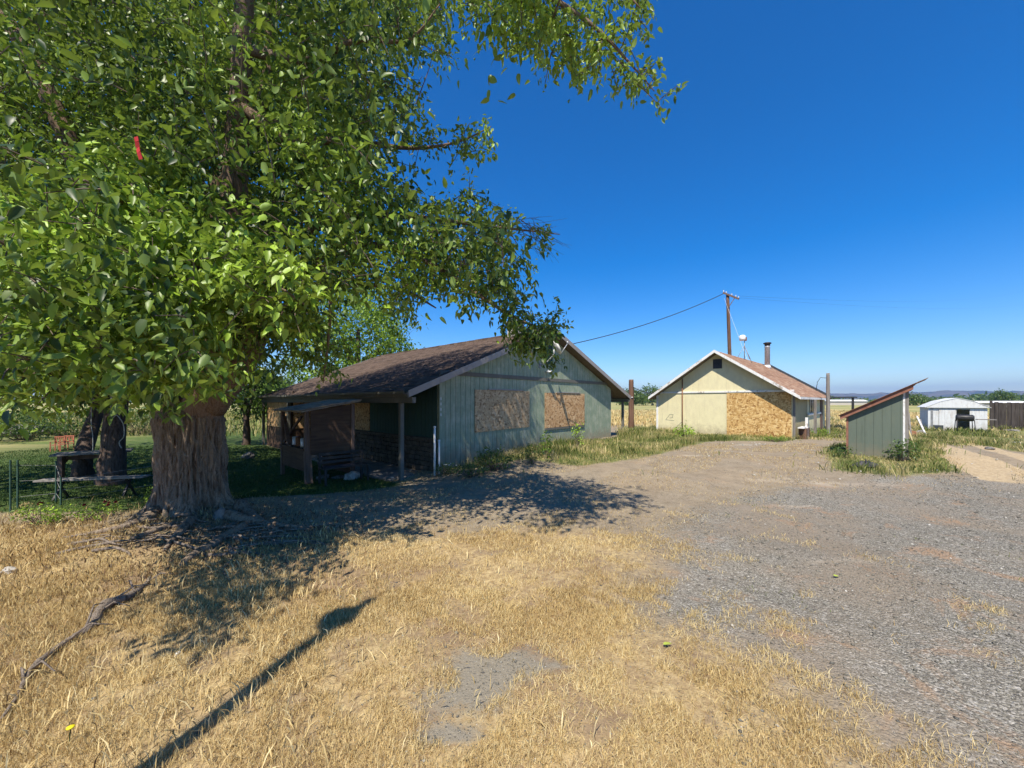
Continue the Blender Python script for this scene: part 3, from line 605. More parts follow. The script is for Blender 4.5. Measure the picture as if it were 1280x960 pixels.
# ---------------------------------------------------------------- other trees
def make_tree(name, label, cat, base, trunk_r, h, cen, rad, ncl, per, L, leafm, barkm, group=None, lean=(0, 0), limbs=6, reject=None, spread=.4, tint=.5, hollow=.7):
    b = Vector(base); t_ = empty(name, base, 0, label, cat, group)
    top = Vector((cen[0] + lean[0], cen[1] + lean[1], h)) - b
    P, rd = densify([(0, 0, -.2), (0.03, 0, h * .12 - b.z * .1), tuple(top * .45), tuple(top)], [trunk_r * 1.35, trunk_r, trunk_r * .8, trunk_r * .3], 6)
    mb = MB(); mb.tube(P, rd, 14, True, .06); mb.build('trunk', barkm, t_, True)
    c = Vector(cen) - b; nodes_ = [tuple(p) for p in P[6:]]
    mb = MB()
    for i in range(limbs):
        a = 2 * math.pi * i / limbs + random.uniform(-.4, .4); e = c + Vector((math.cos(a) * rad[0] * .75, math.sin(a) * rad[1] * .75, random.uniform(-.3, .6) * rad[2]))
        s = Vector(P[random.randint(8, len(P) - 3)]); m_ = s.lerp(e, .5) + Vector((0, 0, .15 * (e - s).length))
        q, qr = densify([s, m_, e], [trunk_r * .45, trunk_r * .28, trunk_r * .08], 4); mb.tube(q, qr, 7, False); nodes_ += [tuple(p) for p in q]
    K = rng.normal(0, 1, (ncl * 2, 3)); K /= np.linalg.norm(K, axis=1, keepdims=True); K = K * rng.uniform(0, 1, (ncl * 2, 1)) ** (1 / 3 * hollow)
    # lobes make the outline uneven
    lob = 1 + .16 * np.sin(K[:, 0] * 5 + K[:, 2] * 4) + .12 * np.sin(K[:, 1] * 7 + 2) ; K = K * lob[:, None]
    K = K * np.array(rad) + np.array(tuple(c))
    if reject is not None: K = K[~reject(K + np.array(tuple(b)))]
    K = K[:ncl]
    d = connect(nodes_, K, mb, tuple(c), .006, .5); mb.build('limbs', barkm, t_, True)
    d = d + np.array([0, 0, -.3]); d /= np.linalg.norm(d, axis=1, keepdims=True)
    leaf_object('crown', [clusters_to_leaves(K, d, per, spread * 1.4, L, spread=spread, tints=tint_for(K, tint))], leafm, t_)
    return t_
def rej_lit(P): return ~shadow_ok(P, 0)
def rej_second(P):
    px, py = proj(P); return (~shadow_ok(P, 0)) | ((px > 200) & (py > 440)) | (px > 420) | ((py > 505) & (P[:, 2] < 2.0))
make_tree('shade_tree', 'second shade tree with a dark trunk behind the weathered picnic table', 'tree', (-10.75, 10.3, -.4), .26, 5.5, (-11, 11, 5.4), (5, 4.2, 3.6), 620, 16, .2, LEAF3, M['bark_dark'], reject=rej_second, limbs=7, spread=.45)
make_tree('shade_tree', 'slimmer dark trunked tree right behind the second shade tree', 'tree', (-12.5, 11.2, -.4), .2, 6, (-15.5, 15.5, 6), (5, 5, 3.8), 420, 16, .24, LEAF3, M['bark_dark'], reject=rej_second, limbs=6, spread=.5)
make_tree('shade_tree', 'unseen tree added outside the left picture edge to shade the lawn', 'tree', (-14.5, 7.6, -.3), .3, 5, (-14.2, 7.8, 5.2), (4.6, 4.2, 3.2), 520, 16, .2, LEAF3, M['bark_dark'], reject=rej_second, limbs=7, spread=.45)  # added out of view so its crown shades the lawn
make_tree('ash_tree', 'bright yellow green tree rising behind the far end of the brown farmhouse roof', 'tree', (-11.2, 27.5, 0), .35, 7, (-11.0, 27.5, 5.8), (4.4, 3.2, 4.6), 900, 16, .26, LEAF2, M['bark_dark'], spread=.5, tint=.7)
make_tree('bushy_tree', 'dark bushy tree between the mulberry trunk and the far end of the farmhouse', 'tree', (-13.5, 19.5, -.3), .16, 3.2, (-13.5, 19.5, 2.9), (1.7, 1.6, 2.0), 240, 14, .18, LEAF3, M['bark_dark'], spread=.35)
far = [(-30, 46, 3.2, 5, 'round green tree far across the lawn, leftmost of the lawn edge trees'), (-38, 60, 4.5, 6, 'broad tree far behind the red chairs on the lawn'), (-24, 40, 2.2, 3.4, 'low bush like tree seen past the left side of the mulberry trunk')]
for x, y, r_, h_, lb in far:
    make_tree('distant_tree', lb, 'tree', (x, y, 0), .25, h_ * .8, (x, y, h_ * .62), (r_, r_, h_ * .42), 220, 14, .38, LEAF2 if x == -24 else LEAF3, M['bark_dark'], 'trees along the far edge of the lawn', spread=.7, limbs=5)
for x, y, r_, h_, lb in [(52, 165, 5, 7, 'small dark round tree on the plain between the two houses, nearer the brown post'), (62, 170, 6, 8.5, 'dark tree on the plain touching the edge of the yellow cottage'), (57, 190, 5, 6, 'dark tree on the plain between two others beyond the weedy gap'),
                         (262, 205, 4, 7, 'dark tree rising on the plain above the pale roof behind the fence'), (176, 170, 6, 5, 'low dark tree on the plain beyond the lean-to roof')]:
    make_tree('plain_tree', lb, 'tree', (x, y, 0), .3, h_ * .7, (x, y, h_ * .55), (r_, r_, h_ * .45), 130, 12, .9, LEAF3, M['bark_dark'], 'dark trees far out on the plain', spread=1.2, limbs=4)
# far tree line
K = []
for i in range(3400):
    a = R(random.uniform(-70, 72)); d = random.uniform(620, 900); hh = 5 + 4 * math.sin(a * 23) + 3 * math.sin(a * 57)
    K.append((d * math.sin(a), d * math.cos(a), random.uniform(0, max(2, hh))))
K = np.array(K); d = rng.normal(0, 1, K.shape); d /= np.linalg.norm(d, axis=1, keepdims=True)
tag(leaf_object('far_woodland', [clusters_to_leaves(K, d, 8, 5, 5.0, spread=4, tints=tint_for(K, .3))], LEAF3, None), 'thin dark line of trees along the horizon below the hills', 'woodland', kind='stuff')

# ---------------------------------------------------------------- green farmhouse
A0 = math.atan2(.733, .68)
H = empty('green_farmhouse', (-2.15, 11.46, 0), A0, 'long sage green farmhouse with boarded gable windows and a brown shingle roof', 'house')
HW = 10.4; HL = 13.0; RZ = 4.62; SL = .40; U0 = -1.32; U1 = HW + 1.32; V0 = -.38; V1 = 13.35
def rz(u): return RZ - SL * abs(u - HW / 2)
# gable wall: individual grooved vertical boards, cut to the roof line
def plank_wall(mb, a, b, zf, zb, y0, y1, step=.2, gap=.012):
    u = a
    while u < b - 1e-3:
        e = min(u + step - gap, b); mid = HW / 2
        P = [(u, zf), (e, zf), (e, zb(e))] + ([(mid, zb(mid))] if u < mid < e else []) + [(u, zb(u))]
        mb.prism([(p[0], y0, p[1]) for p in P], (0, y1 - y0, 0)); u += step
mb = MB(); plank_wall(mb, 0, HW, -.5, lambda u: rz(u) - .16, 0, .035)
# backing and the other walls
mb.prism([(0, .035, -.5), (HW, .035, -.5), (HW, .035, rz(HW) - .17), (HW / 2, .035, rz(HW / 2) - .17), (0, .035, rz(0) - .17)], (0, .1, 0))
mb.box(HW - .12, HW, .14, HL, -.5, 2.5); 
mb.prism([(0, HL - .12, -.5), (HW, HL - .12, -.5), (HW, HL - .12, rz(HW) - .17), (HW / 2, HL - .12, rz(HW / 2) - .17), (0, HL - .12, rz(0) - .17)], (0, .12, 0))
mb.build('wall', M['green'], H)
mb = MB(); mb.box(0, .12, .14, HL - .12, -.5, 2.5)
v = .14
while v < 4.25: mb.box(-.02, 0, v, v + .19, .62, 2.5); v += .2
mb.build('porch_wall', M['green_dark'], H)
# stone wainscot of the porch wall
mb = MB(); random.seed(5); z = -.5; row = 0
while z < .55:
    v = .1 + (row % 2) * .12
    while v < 9.5:
        w_ = random.uniform(.18, .34); d_ = random.uniform(.09, .13); mb.box(-d_, -.005, v, min(v + w_ - .015, 9.5), z, z + .13); v += w_
    z += .145; row += 1
mb.box(-.15, -.005, .1, 9.5, .585, .64)
mb.build('stone_wainscot', m_noise('porch_stone', (.07, .058, .045), (.18, .145, .11), 5, .9, .5), H, bevel=.008)
# roof
def roof(mb, u0, u1, uc, zc, sl, v0, v1, th, rows):
    for sg, ue in ((-1, u0), (1, u1)):
        P = []; half = abs(ue - uc)
        for i in range(rows):
            a = half * i / rows; b = half * (i + 1) / rows
            za = zc - sl * a; zb_ = zc - sl * b
            mb.add([(uc + sg * a, v0, za + .0), (uc + sg * b, v0, zb_ + .012), (uc + sg * b, v1, zb_ + .012), (uc + sg * a, v1, za),
                    (uc + sg * a, v0, za - th), (uc + sg * b, v0, zb_ - th), (uc + sg * b, v1, zb_ - th), (uc + sg * a, v1, za - th)],
                   [(0, 1, 2, 3) if sg > 0 else (3, 2, 1, 0), (4, 7, 6, 5) if sg > 0 else (5, 6, 7, 4), (1, 5, 6, 2), (0, 4, 5, 1), (3, 2, 6, 7)])
mb = MB(); roof(mb, U0, U1, HW / 2, RZ, SL, V0, V1, .07, 46)
v = V0
while v < V1 - .2: mb.box(HW / 2 - .14, HW / 2 + .14, v, v + .29, RZ - .045, RZ + .018 + random.uniform(0, .012)); v += .3
rf = mb.build('roof', M['roof_brown'], H)
mb = MB()
for sg in (-1, 1):
    ue = U0 if sg < 0 else U1
    mb.prism([(HW / 2, V0 + .02, RZ - .075), (ue, V0 + .02, rz(ue) - .075), (ue, V0 + .02, rz(ue) - .10), (HW / 2, V0 + .02, RZ - .10)], (0, V1 - V0 - .04, 0))
mb.build('soffit', M['soffit'], rf)
mb = MB()
for sg in (-1, 1):
    ue = U0 if sg < 0 else U1; ue2 = ue
    for vv in (V0 - .03, V1 + .003):
        MB().prism([(HW / 2, vv, RZ + .035), (ue2, vv, rz(ue2) + .035), (ue2, vv, rz(ue2) - .15), (HW / 2, vv, RZ - .15)], (0, .027, 0)).build('rake_board', M['rake'], rf)
mb = MB(); zE = rz(U0)
mb.box(U0 - .03, U0 - .002, V0, V1, zE - .14, zE + .0); mb.box(U1 + .002, U1 + .03, V0, V1, zE - .14, zE)
mb.box(U0 - .13, U0 - .035, V0, V1, zE - .06, zE - .045); mb.box(U0 - .13, U0 - .12, V0, V1, zE - .06, zE + .02)
mb.build('gutter', M['trim'], rf)
mb = MB(); mb.box(U0 + .03, U0 + .14, V0 - .16, V1 - .1, zE - .30, zE - .145); mb.box(U1 - .14, U1 - .03, V0, V1 - .1, zE - .28, zE - .145); mb.build('porch_beam', M['trim'], H, bevel=.006)
for (u, v, zb_) in ((U0 + .085, .1, -.5), (U0 + .085, 4.75, -.55), (U0 + .085, 9.35, -.55), (U0 + .085, 13.1, -.55), (U1 - .085, 0.0, -.15), (U1 - .085, 6, -.15)):
    MB().box(u - .055, u + .055, v - .055, v + .055, zb_, zE - .30 if u < 0 else zE - .28).build('porch_post', M['trim'], H, bevel=.006)
# trim
MB().box(-.01, HW + .01, -.035, -.002, 2.56, 2.69).build('belt_board', M['trim'], H, bevel=.004)
mb = MB(); mb.box(-.03, .07, -.02, -.003, -.5, 2.555); mb.build('corner_board', M['green'], H)
# boarded windows
def board(u0, u1, z0, z1, m, tilt=0):
    MB().prism([(u0, -.030, z0), (u1, -.030, z0 + tilt), (u1, -.030, z1), (u0, -.030, z1)], (0, .018, 0)).build('window_board', m, H)
board(1.37, 2.75, .745, 2.14, OSB_GREY, .03); board(2.758, 4.10, .78, 2.14, OSB_GREY, .02)
board(5.05, 7.92, .70, 2.10, OSB_OLD, .01)
mb = MB(); mb.box(1.95, 3.75, -.055, -.004, 2.15, 2.185); mb.box(5.8, 7.55, -.055, -.004, 2.11, 2.145)
mb.build('window_head', M['rake'], H)
mb = MB(); mb.box(5.05, 7.9, -.04, -.004, .62, .69); mb.build('window_sill', M['trim'], H)
# gable vent
vn = MB(); vn.box(4.86, 4.90, -.03, -.003, 3.25, 4.2); vn.box(5.5, 5.54, -.03, -.003, 3.25, 4.2); vn.box(4.9, 5.5, -.006, -.003, 3.25, 4.2)
z = 3.27
while z < 4.18: vn.prism([(4.9, -.035, z), (4.9, -.006, z + .05), (4.9, -.006, z + .06), (4.9, -.035, z + .012)], (.6, 0, 0)); z += .085
vn.build('gable_vent', M['green_dark'], H)
# porch wall boards and openings
MB().box(-.045, -.02, 4.3, 5.5, .66, 2.35).build('wall_board', OSB_OLD, H); MB().box(-.045, -.02, 5.51, 6.7, .66, 2.35).build('wall_board', OSB_OLD, H)
w_ = MB().box(-.035, -.022, 7.0, 9.2, .75, 2.2).build('porch_window', M['glass'], H)
mb = MB(); [mb.box(-.06, -.036, v, v + .07, .7, 2.3) for v in (6.95, 7.7, 8.45, 9.18)]; mb.box(-.06, -.036, 6.95, 9.25, 2.2, 2.3); mb.box(-.06, -.036, 6.95, 9.25, .68, .76); mb.build('frame', M['post_wood'], w_)
# room at the far end of the porch
mb = MB(); mb.box(U0 + .2, U0 + .28, 9.42, 13.0, -.55, zE - .3); mb.box(U0 + .28, -.13, 9.42, 9.5, -.55, 2.2); mb.build('porch_room_wall', M['brown_board'], H)
MB().box(U0 + .175, U0 + .198, 9.6, 12.8, .55, 1.9).build('wall_board', OSB_OLD, H); MB().box(U0 + .3, -.3, 9.39, 9.415, .55, 1.95).build('wall_board', OSB_OLD, H)
# pale chimney and flue behind the branch
mb = MB(); mb.box(4.6, 5.1, 1.1, 1.6, RZ - .2, RZ + .38); mb.box(4.55, 5.15, 1.05, 1.65, RZ + .38, RZ + .44); mb.build('chimney', M['stone'], rf, bevel=.01)
# house number plates, four small pale digits in a column (too faint to read)
for i in range(4): MB().box(.005, .035, -.026, -.0215, 1.80 - i * .16, 1.88 - i * .16).build('number_plate', M['clean_white'], H)

# patio slab
mb = MB(); mb.M = Matrix.Translation((-2.15, 11.46, 0)) @ Matrix.Rotation(A0, 4, 'Z'); mb.box(-1.5, -.15, .3, 9.3, -.6, -.40)
tag(mb.build('patio', M['concrete'], bevel=.01), None, None, kind='structure')
def hw(u, v, z): p = Matrix.Translation((-2.15, 11.46, 0)) @ Matrix.Rotation(A0, 4, 'Z') @ Vector((u, v, z)); return p

# satellite dish on the gable
p = hw(4.75, -.02, 3.15); d = empty('satellite_dish', p, A0, 'pale grey satellite dish on a bent arm high on the green gable', 'satellite dish')
MB().box(-.06, .06, -.02, .015, -.1, .1).build('mount', M['grey_metal'], d)
MB().tube([(0, -.02, 0), (.05, -.3, .12), (.16, -.55, .42), (.16, -.55, .6)], .022, 8).build('mast', M['pipe'], d, True)
mb = MB(); n = 20; prof = [(0, 0), (.1, .012), (.2, .045), (.29, .095), (.30, .09), (.2, .035), (.1, .002), (.0, -.01)]
mb.M = Matrix.Translation((.17, -.60, .62)) @ Matrix.Rotation(R(-38), 4, 'Z') @ Matrix.Rotation(R(62), 4, 'Y'); mb.lathe(prof, 22)
mb.build('reflector', M['lamp'], d, True)
Mx = mb.M; tip = Mx @ Vector((.05, 0, .52)); e0 = Mx @ Vector((.28, 0, .08))
MB().tube([e0, tip], .012, 6).tube([tip, tip + Vector((0, 0, .09))], .03, 8).build('feed_arm', M['pipe'], d, True)
# round white gable lamp
p = hw(5.1, -.02, 3.02 - .1); d = empty('gable_lamp', p, A0, 'small white dome lamp among green leaves on the gable below the dish', 'lamp')
MB().tube([(0, 0, 0), (0, -.14, .03)], .02, 8).build('bracket', M['grey_metal'], d, True)
MB().lathe([(.03, .07), (.07, .055), (.12, .0), (.125, -.02), (.10, -.02), (.05, .03)], 18, (0, -.2, 0)).build('shade', M['lamp'], d, True)
# white standpipes at the corner
for (px, top, bot, D, lb) in ((543.3, 534, 592, 10.95, 'tall thin white pipe standing at the front corner of the green farmhouse'), (548.8, 551, 590, 11.15, 'shorter grey white pipe beside the tall one at the farmhouse corner')):
    x = (px - 640) / F * D; zt = EYE - (top - HOR) / F * D; g_ = gz(x, D)
    e = empty('standpipe', (x, D, g_), 0, lb, 'pipe', 'pipes at the farmhouse corner')
    MB().tube([(0, 0, -.1), (0, 0, zt - g_)], .03, 10).build('pipe', M['clean_white'], e, True); MB().lathe([(.038, 0), (.038, .05), (.01, .055)], 10, (0, 0, zt - g_ - .02)).build('cap', M['clean_white'], e, True)

# ---------------------------------------------------------------- yellow cottage
B0 = R(-45)
Y = empty('yellow_cottage', (8.55, 22.67, 0), B0, 'pale yellow gabled cottage with a big chipboard patch and a patchy tan roof', 'house')
YW = 6.6; YL = 11.0; YZ = 4.42; YS = .676; YU0 = -.28; YU1 = 6.9; YV0 = -.5; YV1 = 11.4; YC = 3.3
def yz(u): return YZ - YS * abs(u - YC)
mb = MB(); zt = yz(0) - .12
mb.prism([(0, 0, -.4), (YW, 0, -.4), (YW, 0, yz(YW) - .12), (YC, 0, YZ - .12), (0, 0, zt)], (0, .14, 0))
mb.box(0, .14, .14, YL - .14, -.4, zt); 
mb.prism([(0, YL - .14, -.4), (YW, YL - .14, -.4), (YW, YL - .14, yz(YW) - .12), (YC, YL - .14, YZ - .12), (0, YL - .14, zt)], (0, .14, 0))
mb.box(YW - .14, YW, 3.85, YL - .14, -.4, zt)
mb.build('wall', M['yellow'], Y)
mb = MB(); v = .14
while v < 3.8: mb.box(YW - .14, YW - .01, v, v + .19, -.4, zt); v += .2
mb.build('board_wall', M['yellow_old'], Y)
mb = MB(); roof(mb, YU0, YU1, YC, YZ, YS, YV0, YV1, .07, 24); rf = mb.build('roof', M['roof_tan'], Y)
mb = MB()
for sg, ue in ((-1, YU0), (1, YU1)):
    mb.prism([(YC, YV0 - .03, YZ + .03), (ue, YV0 - .03, yz(ue) + .03), (ue, YV0 - .03, yz(ue) - .12), (YC, YV0 - .03, YZ - .12)], (0, .027, 0))
mb.box(YU1 + .002, YU1 + .03, YV0, YV1 - 1.2, yz(YU1) - .13, yz(YU1) - .02)
mb.build('fascia', M['white'], rf)
mb = MB()
for sg, ue in ((-1, YU0), (1, YU1)):
    mb.prism([(YC, YV1 - .25, YZ + .16), (ue, YV1 - .25, yz(ue) + .16), (ue, YV1 - .25, yz(ue) - .10), (YC, YV1 - .25, YZ - .10)], (0, .28, 0))
mb.build('dark_rake', M['darkroof'], rf)
mb = MB()
for sg, ue in ((-1, YU0), (1, YU1)):
    mb.prism([(YC, YV0 + .01, YZ - .075), (ue, YV0 + .01, yz(ue) - .075), (ue, YV0 + .01, yz(ue) - .1), (YC, YV0 + .01, YZ - .1)], (0, YV1 - YV0 - .3, 0))
mb.build('soffit', M['soffit'], rf)
MB().prism([(3.75, -.022, -.05), (5.15, -.022, -.05), (5.15, -.022, 2.2), (3.75, -.022, 2.2)], (0, .02, 0)).build('wall_board', OSB_NEW, Y)
MB().prism([(5.158, -.024, -.05), (6.52, -.024, -.05), (6.50, -.024, 2.2), (5.158, -.024, 2.2)], (0, .02, 0)).build('wall_board', OSB_NEW, Y)
MB().box(-.01, YW + .01, -.045, -.001, 2.22, 2.31).build('belt_board', M['white'], Y, bevel=.004)
MB().box(-.02, .09, -.03, -.001, -.3, 2.215).build('corner_board', M['white'], Y)
mb = MB(); mb.box(6.56, 6.66, -.03, -.001, -.3, 2.215); mb.build('corner_board', M['grey_wood'], Y)
v_ = MB(); v_.box(3.08, 3.52, -.012, -.001, 3.5, 4.0); z = 3.52
while z < 3.98: v_.box(3.1, 3.5, -.03, -.012, z, z + .022); z += .055
v_.build('gable_vent', M['darkroof'], Y)
mb = MB(); mb.tube([(1.5, -.07, -.3), (1.5, -.07, 3.05)], .032, 8); mb.build('drain_pipe', M['rust'], Y, True)
# graffiti like scrawl on the wall
mb = MB()
for a, b in (((.55, .72), (.78, 1.02)), ((.78, 1.02), (.98, 1.0)), ((.52, .70), (1.02, .66)), ((.75, .8), (.95, .84)), ((.95, .98), (.9, .82)), ((1.15, .3), (1.42, .58)), ((1.42, .58), (1.47, .48)), ((1.2, .2), (1.3, .32))):
    mb.bar((a[0], -.0025, a[1]), (b[0], -.0025, b[1]), .004, .03, (0, 0, 1))
mb.build('painted_scrawl', NT('grey_spray_paint').set((.30, .29, .2), .8), Y)
# side porch pieces
mb = MB(); mb.box(6.95, 7.05, .55, .65, -.3, 1.0); mb.box(6.75, 7.0, -.05, 1.2, .5, .55); mb.build('stoop_rail', M['white'], Y)
MB().box(6.75, 7.05, .15, 1.15, -.3, .495).build('stoop_box', M['pole_wood'], Y)
MB().box(6.9, 7.02, 3.6, 3.72, -.3, yz(YU1) - .13).build('porch_post', M['grey_wood'], Y)
MB().box(6.62, 6.68, 3.75, 8.6, 1.0, 1.10).build('rail', M['white'], Y)
w_ = MB().box(6.602, 6.612, 4.6, 6.0, 1.15, 1.95).build('window', M['glass'], Y); mb = MB(); [mb.box(6.613, 6.64, v, v + .06, 1.1, 2.0) for v in (4.55, 5.27, 5.98)]; mb.box(6.613, 6.64, 4.6, 6.0, 1.94, 2.0); mb.build('frame', M['grey_wood'], w_)
MB().box(6.602, 6.64, 8.7, 9.7, -.2, 1.95).build('door', M['post_wood'], Y)
mb = MB(); mb.box(6.9, 8.2, 9.3, 11.6, 1.98, 2.06); mb.build('side_awning', M['darkroof'], Y)
MB().box(8.05, 8.17, 9.35, 9.47, -.3, 1.98).build('porch_post', M['dark'], Y)

# stovepipe, roof antenna
YM = Matrix.Translation((8.55, 22.67, 0)) @ Matrix.Rotation(B0, 4, 'Z')
def yw(u, v, z): return YM @ Vector((u, v, z))
p = yw(3.75, 8.9, yz(3.75)); st = empty('stovepipe', p, 0, 'shiny metal stovepipe with a cap on the cottage roof', 'chimney')
MB().lathe([(.16, -.3), (.16, 1.35), (.17, 1.36), (.17, 1.42), (.16, 1.43)], 20).build('pipe', M['pipe'], st, True)
MB().lathe([(.25, -.12), (.17, .12), (.16, .125)], 20).build('flashing', M['clean_white'], st, True)
MB().lathe([(.165, 1.44), (.165, 1.55), (.24, 1.60), (.24, 1.66), (.12, 1.70)], 20).build('cap', M['dark'], st, True)
p = yw(3.5, 4.3, yz(3.5)); an = empty('roof_antenna', p, R(-20), 'white rounded radio antenna box on a tripod on the cottage roof', 'antenna')
mb = MB(); mb.tube([(0, 0, .02), (.0, 0, 1.2)], .022, 6); mb.build('mast', M['grey_metal'], an, True)
mb = MB()
for a in (20, 200, 290): mb.tube([(0, 0, .85), (.5 * math.cos(R(a)), .5 * math.sin(R(a)), -.02 if a != 20 else -.3)], .016, 6)
mb.build('tripod', M['grey_metal'], an, True)
MB().lathe([(.02, -.16), (.15, -.14), (.18, -.05), (.18, .12), (.12, .18), (.02, .2)], 16, (-.12, -.04, 1.3)).build('housing', M['lamp'], an, True)
MB().box(.02, .12, -.06, .06, 1.14, 1.36).build('bracket', M['rust'], an, bevel=.01)

# ---------------------------------------------------------------- lean-to shed
S0 = R(-45); gS = -.05
S = empty('lean_to_shed', (11.04, 12.6, 0), S0, 'narrow sage green lean-to shed with a steep single slope red brown roof', 'shed')
zl = 1.30; zr = 2.02; SW = 1.25; SD = 1.5; k = (zr - zl) / SW
mb = MB(); u = 0
while u < SW - .01:
    e = min(u + .195, SW); mb.prism([(u, 0, -.2), (e, 0, -.2), (e, 0, zl + k * e), (u, 0, zl + k * u)], (0, .02, 0)); u += .2
mb.box(.0, .03, .02, SD, -.2, zl); mb.prism([(0, SD - .02, -.2), (SW, SD - .02, -.2), (SW, SD - .02, zr), (0, SD - .02, zl)], (0, .02, 0)); mb.prism([(0, .02, -.2), (SW, .02, -.2), (SW, .02, zr - .01), (0, .02, zl - .01)], (0, .02, 0))
mb.build('wall', M['shed_green'], S)
MB().box(-.055, -.002, -.03, .03, -.2, zl + .0).build('corner_post', M['red_wood'], S)
MB().box(SW + .002, SW + .05, -.01, .06, -.2, zr + .02).build('corner_post', M['white'], S); MB().box(SW + .055, SW + .13, .0, .07, -.2, zr + .05).build('corner_post', M['grey_wood'], S); MB().box(SW, SW + .07, SD - .07, SD, -.2, zr).build('corner_post', M['grey_wood'], S)
def slab(u0, u1, v0, v1, o0, o1, nm, m, par):
    z0 = zl + k * u0; z1 = zl + k * u1; return MB().prism([(u0, v0, z0 + o0), (u1, v0, z1 + o0), (u1, v0, z1 + o1), (u0, v0, z0 + o1)], (0, v1 - v0, 0)).build(nm, m, par)
rf = slab(-.22, SW + .28, -.16, SD + .15, .09, .12, 'roof', M['red_wood'], S)
slab(-.2, SW + .22, -.14, -.10, -.03, .088, 'rafter', M['red_wood'], rf); slab(-.2, SW + .22, SD + .08, SD + .12, -.03, .088, 'rafter', M['red_wood'], rf)
slab(-.25, SW + .52, -.2, SD + .18, .122, .135, 'roof_sheet', M['rust'], rf)
# pale stick leaning by the shed
a = Vector(W(1131, 526, 12.1)); b = Vector((*gp(1147, 560), 0)); b = Vector(W(1148, 560, 12.0)); b.z = gz(b.x, b.y) - .02
tag(MB().tube([a, b], .022, 8).build('leaning_stick', m_noise('pale_yellow_wood', (.5, .42, .2), (.66, .58, .33), 8), None, True), 'pale yellow stick leaning against the white post of the lean-to shed', 'stick')
# dark rag in the weeds
x, y = gp(1083, 583); mb = MB(); n = 26; vs = []; fs = []
for i in range(n):
    for j in range(n):
        u = i / (n - 1) - .5; v = j / (n - 1) - .5; q = max(0, 1 - (u * u + v * v) * 3.2)
        vs.append((u * .75 + .05 * math.sin(v * 9), v * .42 + .04 * math.sin(u * 11), q * (.09 + .06 * math.sin(u * 17 + v * 5) + .04 * math.sin(v * 23 - u * 7))))
mb.add(vs, [(i * n + j, (i + 1) * n + j, (i + 1) * n + j + 1, i * n + j + 1) for i in range(n - 1) for j in range(n - 1)])
o = mb.build('crumpled_rag', M['cloth'], None, True); o.location = (x, y, gz(x, y) + .02); o.rotation_euler = (0, 0, .3); tag(o, 'crumpled dark cloth lying in the dry weeds before the lean-to shed', 'cloth')

# ---------------------------------------------------------------- posts, poles, wires
def stub(px, top, bot, D, r_, m, nm, lb, cat='post', lean=0, n=14):
    x = (px - 640) / F * D; g_ = gz(x, D); zt = EYE - (top - HOR) / F * D
    e = empty(nm, (x, D, g_), 0, lb, cat); P = [(0, 0, -.3), (lean * .3, 0, (zt - g_) * .3), (lean * .6, 0, (zt - g_) * .7), (lean, 0, zt - g_)]
    P, rd = densify(P, [r_ * 1.15, r_ * 1.05, r_, r_ * .85], 6); mb = MB(); mb.tube(P, rd, n, True, .04); mb.build('shaft', m, e, True); return e, zt - g_
e, h = stub(789, 474.5, 535, 25.5, .17, M['pole_wood'], 'wooden_post', 'thick rough brown post standing in weeds between the two houses')
mb = MB(); mb.lathe([(.03, 0), (.06, .02), (.06, .05), (.02, .07)], 10, (0, -.19, h * .62)); mb.build('insulator', M['insul'], e, True)
e, h = stub(1035, 466.5, 540, 21.5, .09, M['grey_wood'], 'service_post', 'grey round service post with a wire bracket beside the yellow cottage')
mb = MB(); mb.tube([(0, 0, h - .28), (-.42, 0, h - .24), (-.55, .05, h - .5), (-.6, .1, h - 1.0)], .014, 6); mb.build('bracket', M['dark'], e, True)
# utility pole
D = 33.0; x = (915 - 640) / F * D; ztop = EYE + (502 - 368) / F * D; P0 = Vector((x, D, 0)); PT = Vector(((909.5 - 640) / F * D, D, ztop))
U = empty('utility_pole', P0, 0, 'tall brown wooden utility pole with a tilted crossarm behind the yellow cottage', 'utility pole')
P, rd = densify([Vector((0, 0, -.4)), (PT - P0) * .5, PT - P0], [.175, .15, .12], 6); mb = MB(); mb.tube(P, rd, 14, True, .02); mb.build('pole', M['pole_wood'], U, True)
q = PT - P0 + Vector((0, -.2, -.35)); ca = Vector((.62, -.55, -.42)).normalized(); A_ = q - ca * .5 + Vector((0, 0, .3)); B_ = q + ca * .85 + Vector((0, 0, .15))
MB().bar(A_, B_, .12, .14).build('crossarm', M['post_wood'], U, bevel=.01)
mb = MB(); mb.bar(q + Vector((0, 0, -.75)), A_.lerp(B_, .75), .05, .05); mb.build('brace', M['post_wood'], U)
for s in (.03, .2, .55, .8, .97):
    p = A_.lerp(B_, s); MB().lathe([(.015, .05), (.035, .09), (.04, .13), (.03, .16), (.04, .19), (.02, .22)], 10, tuple(p)).build('insulator', M['insul'], U, True)
wtop = P0 + A_; wend = P0 + B_
def wire(name, a, b, sag, r_, label, m='wire', n=24):
    a = Vector(a); b = Vector(b); P = [a.lerp(b, i / n) - Vector((0, 0, sag * 4 * (i / n) * (1 - i / n))) for i in range(n + 1)]
    return tag(MB().tube(P, r_, 5, False).build(name, M[m], None, True), label, 'wire')
wire('power_line', wtop + Vector((0, 0, -.1)), hw(6.8, 9, 4.0), .95, .028, 'thick black power line sagging from the pole to the green farmhouse')
wire('guy_wire', wtop + Vector((.1, 0, -.5)), yw(2.4, 11.3, 3.6), .0, .008, 'pale thin wire dropping from the pole top to the cottage roof', 'insul')
wire('service_wire', Vector((*gp(789, 535), 0)) * 0 + Vector(W(789, 482, 25.5)), yw(.2, 1.5, 2.3) + Vector((-.3, 0, 0)), .25, .02, 'thin wire from the thick post to the eave of the yellow cottage')
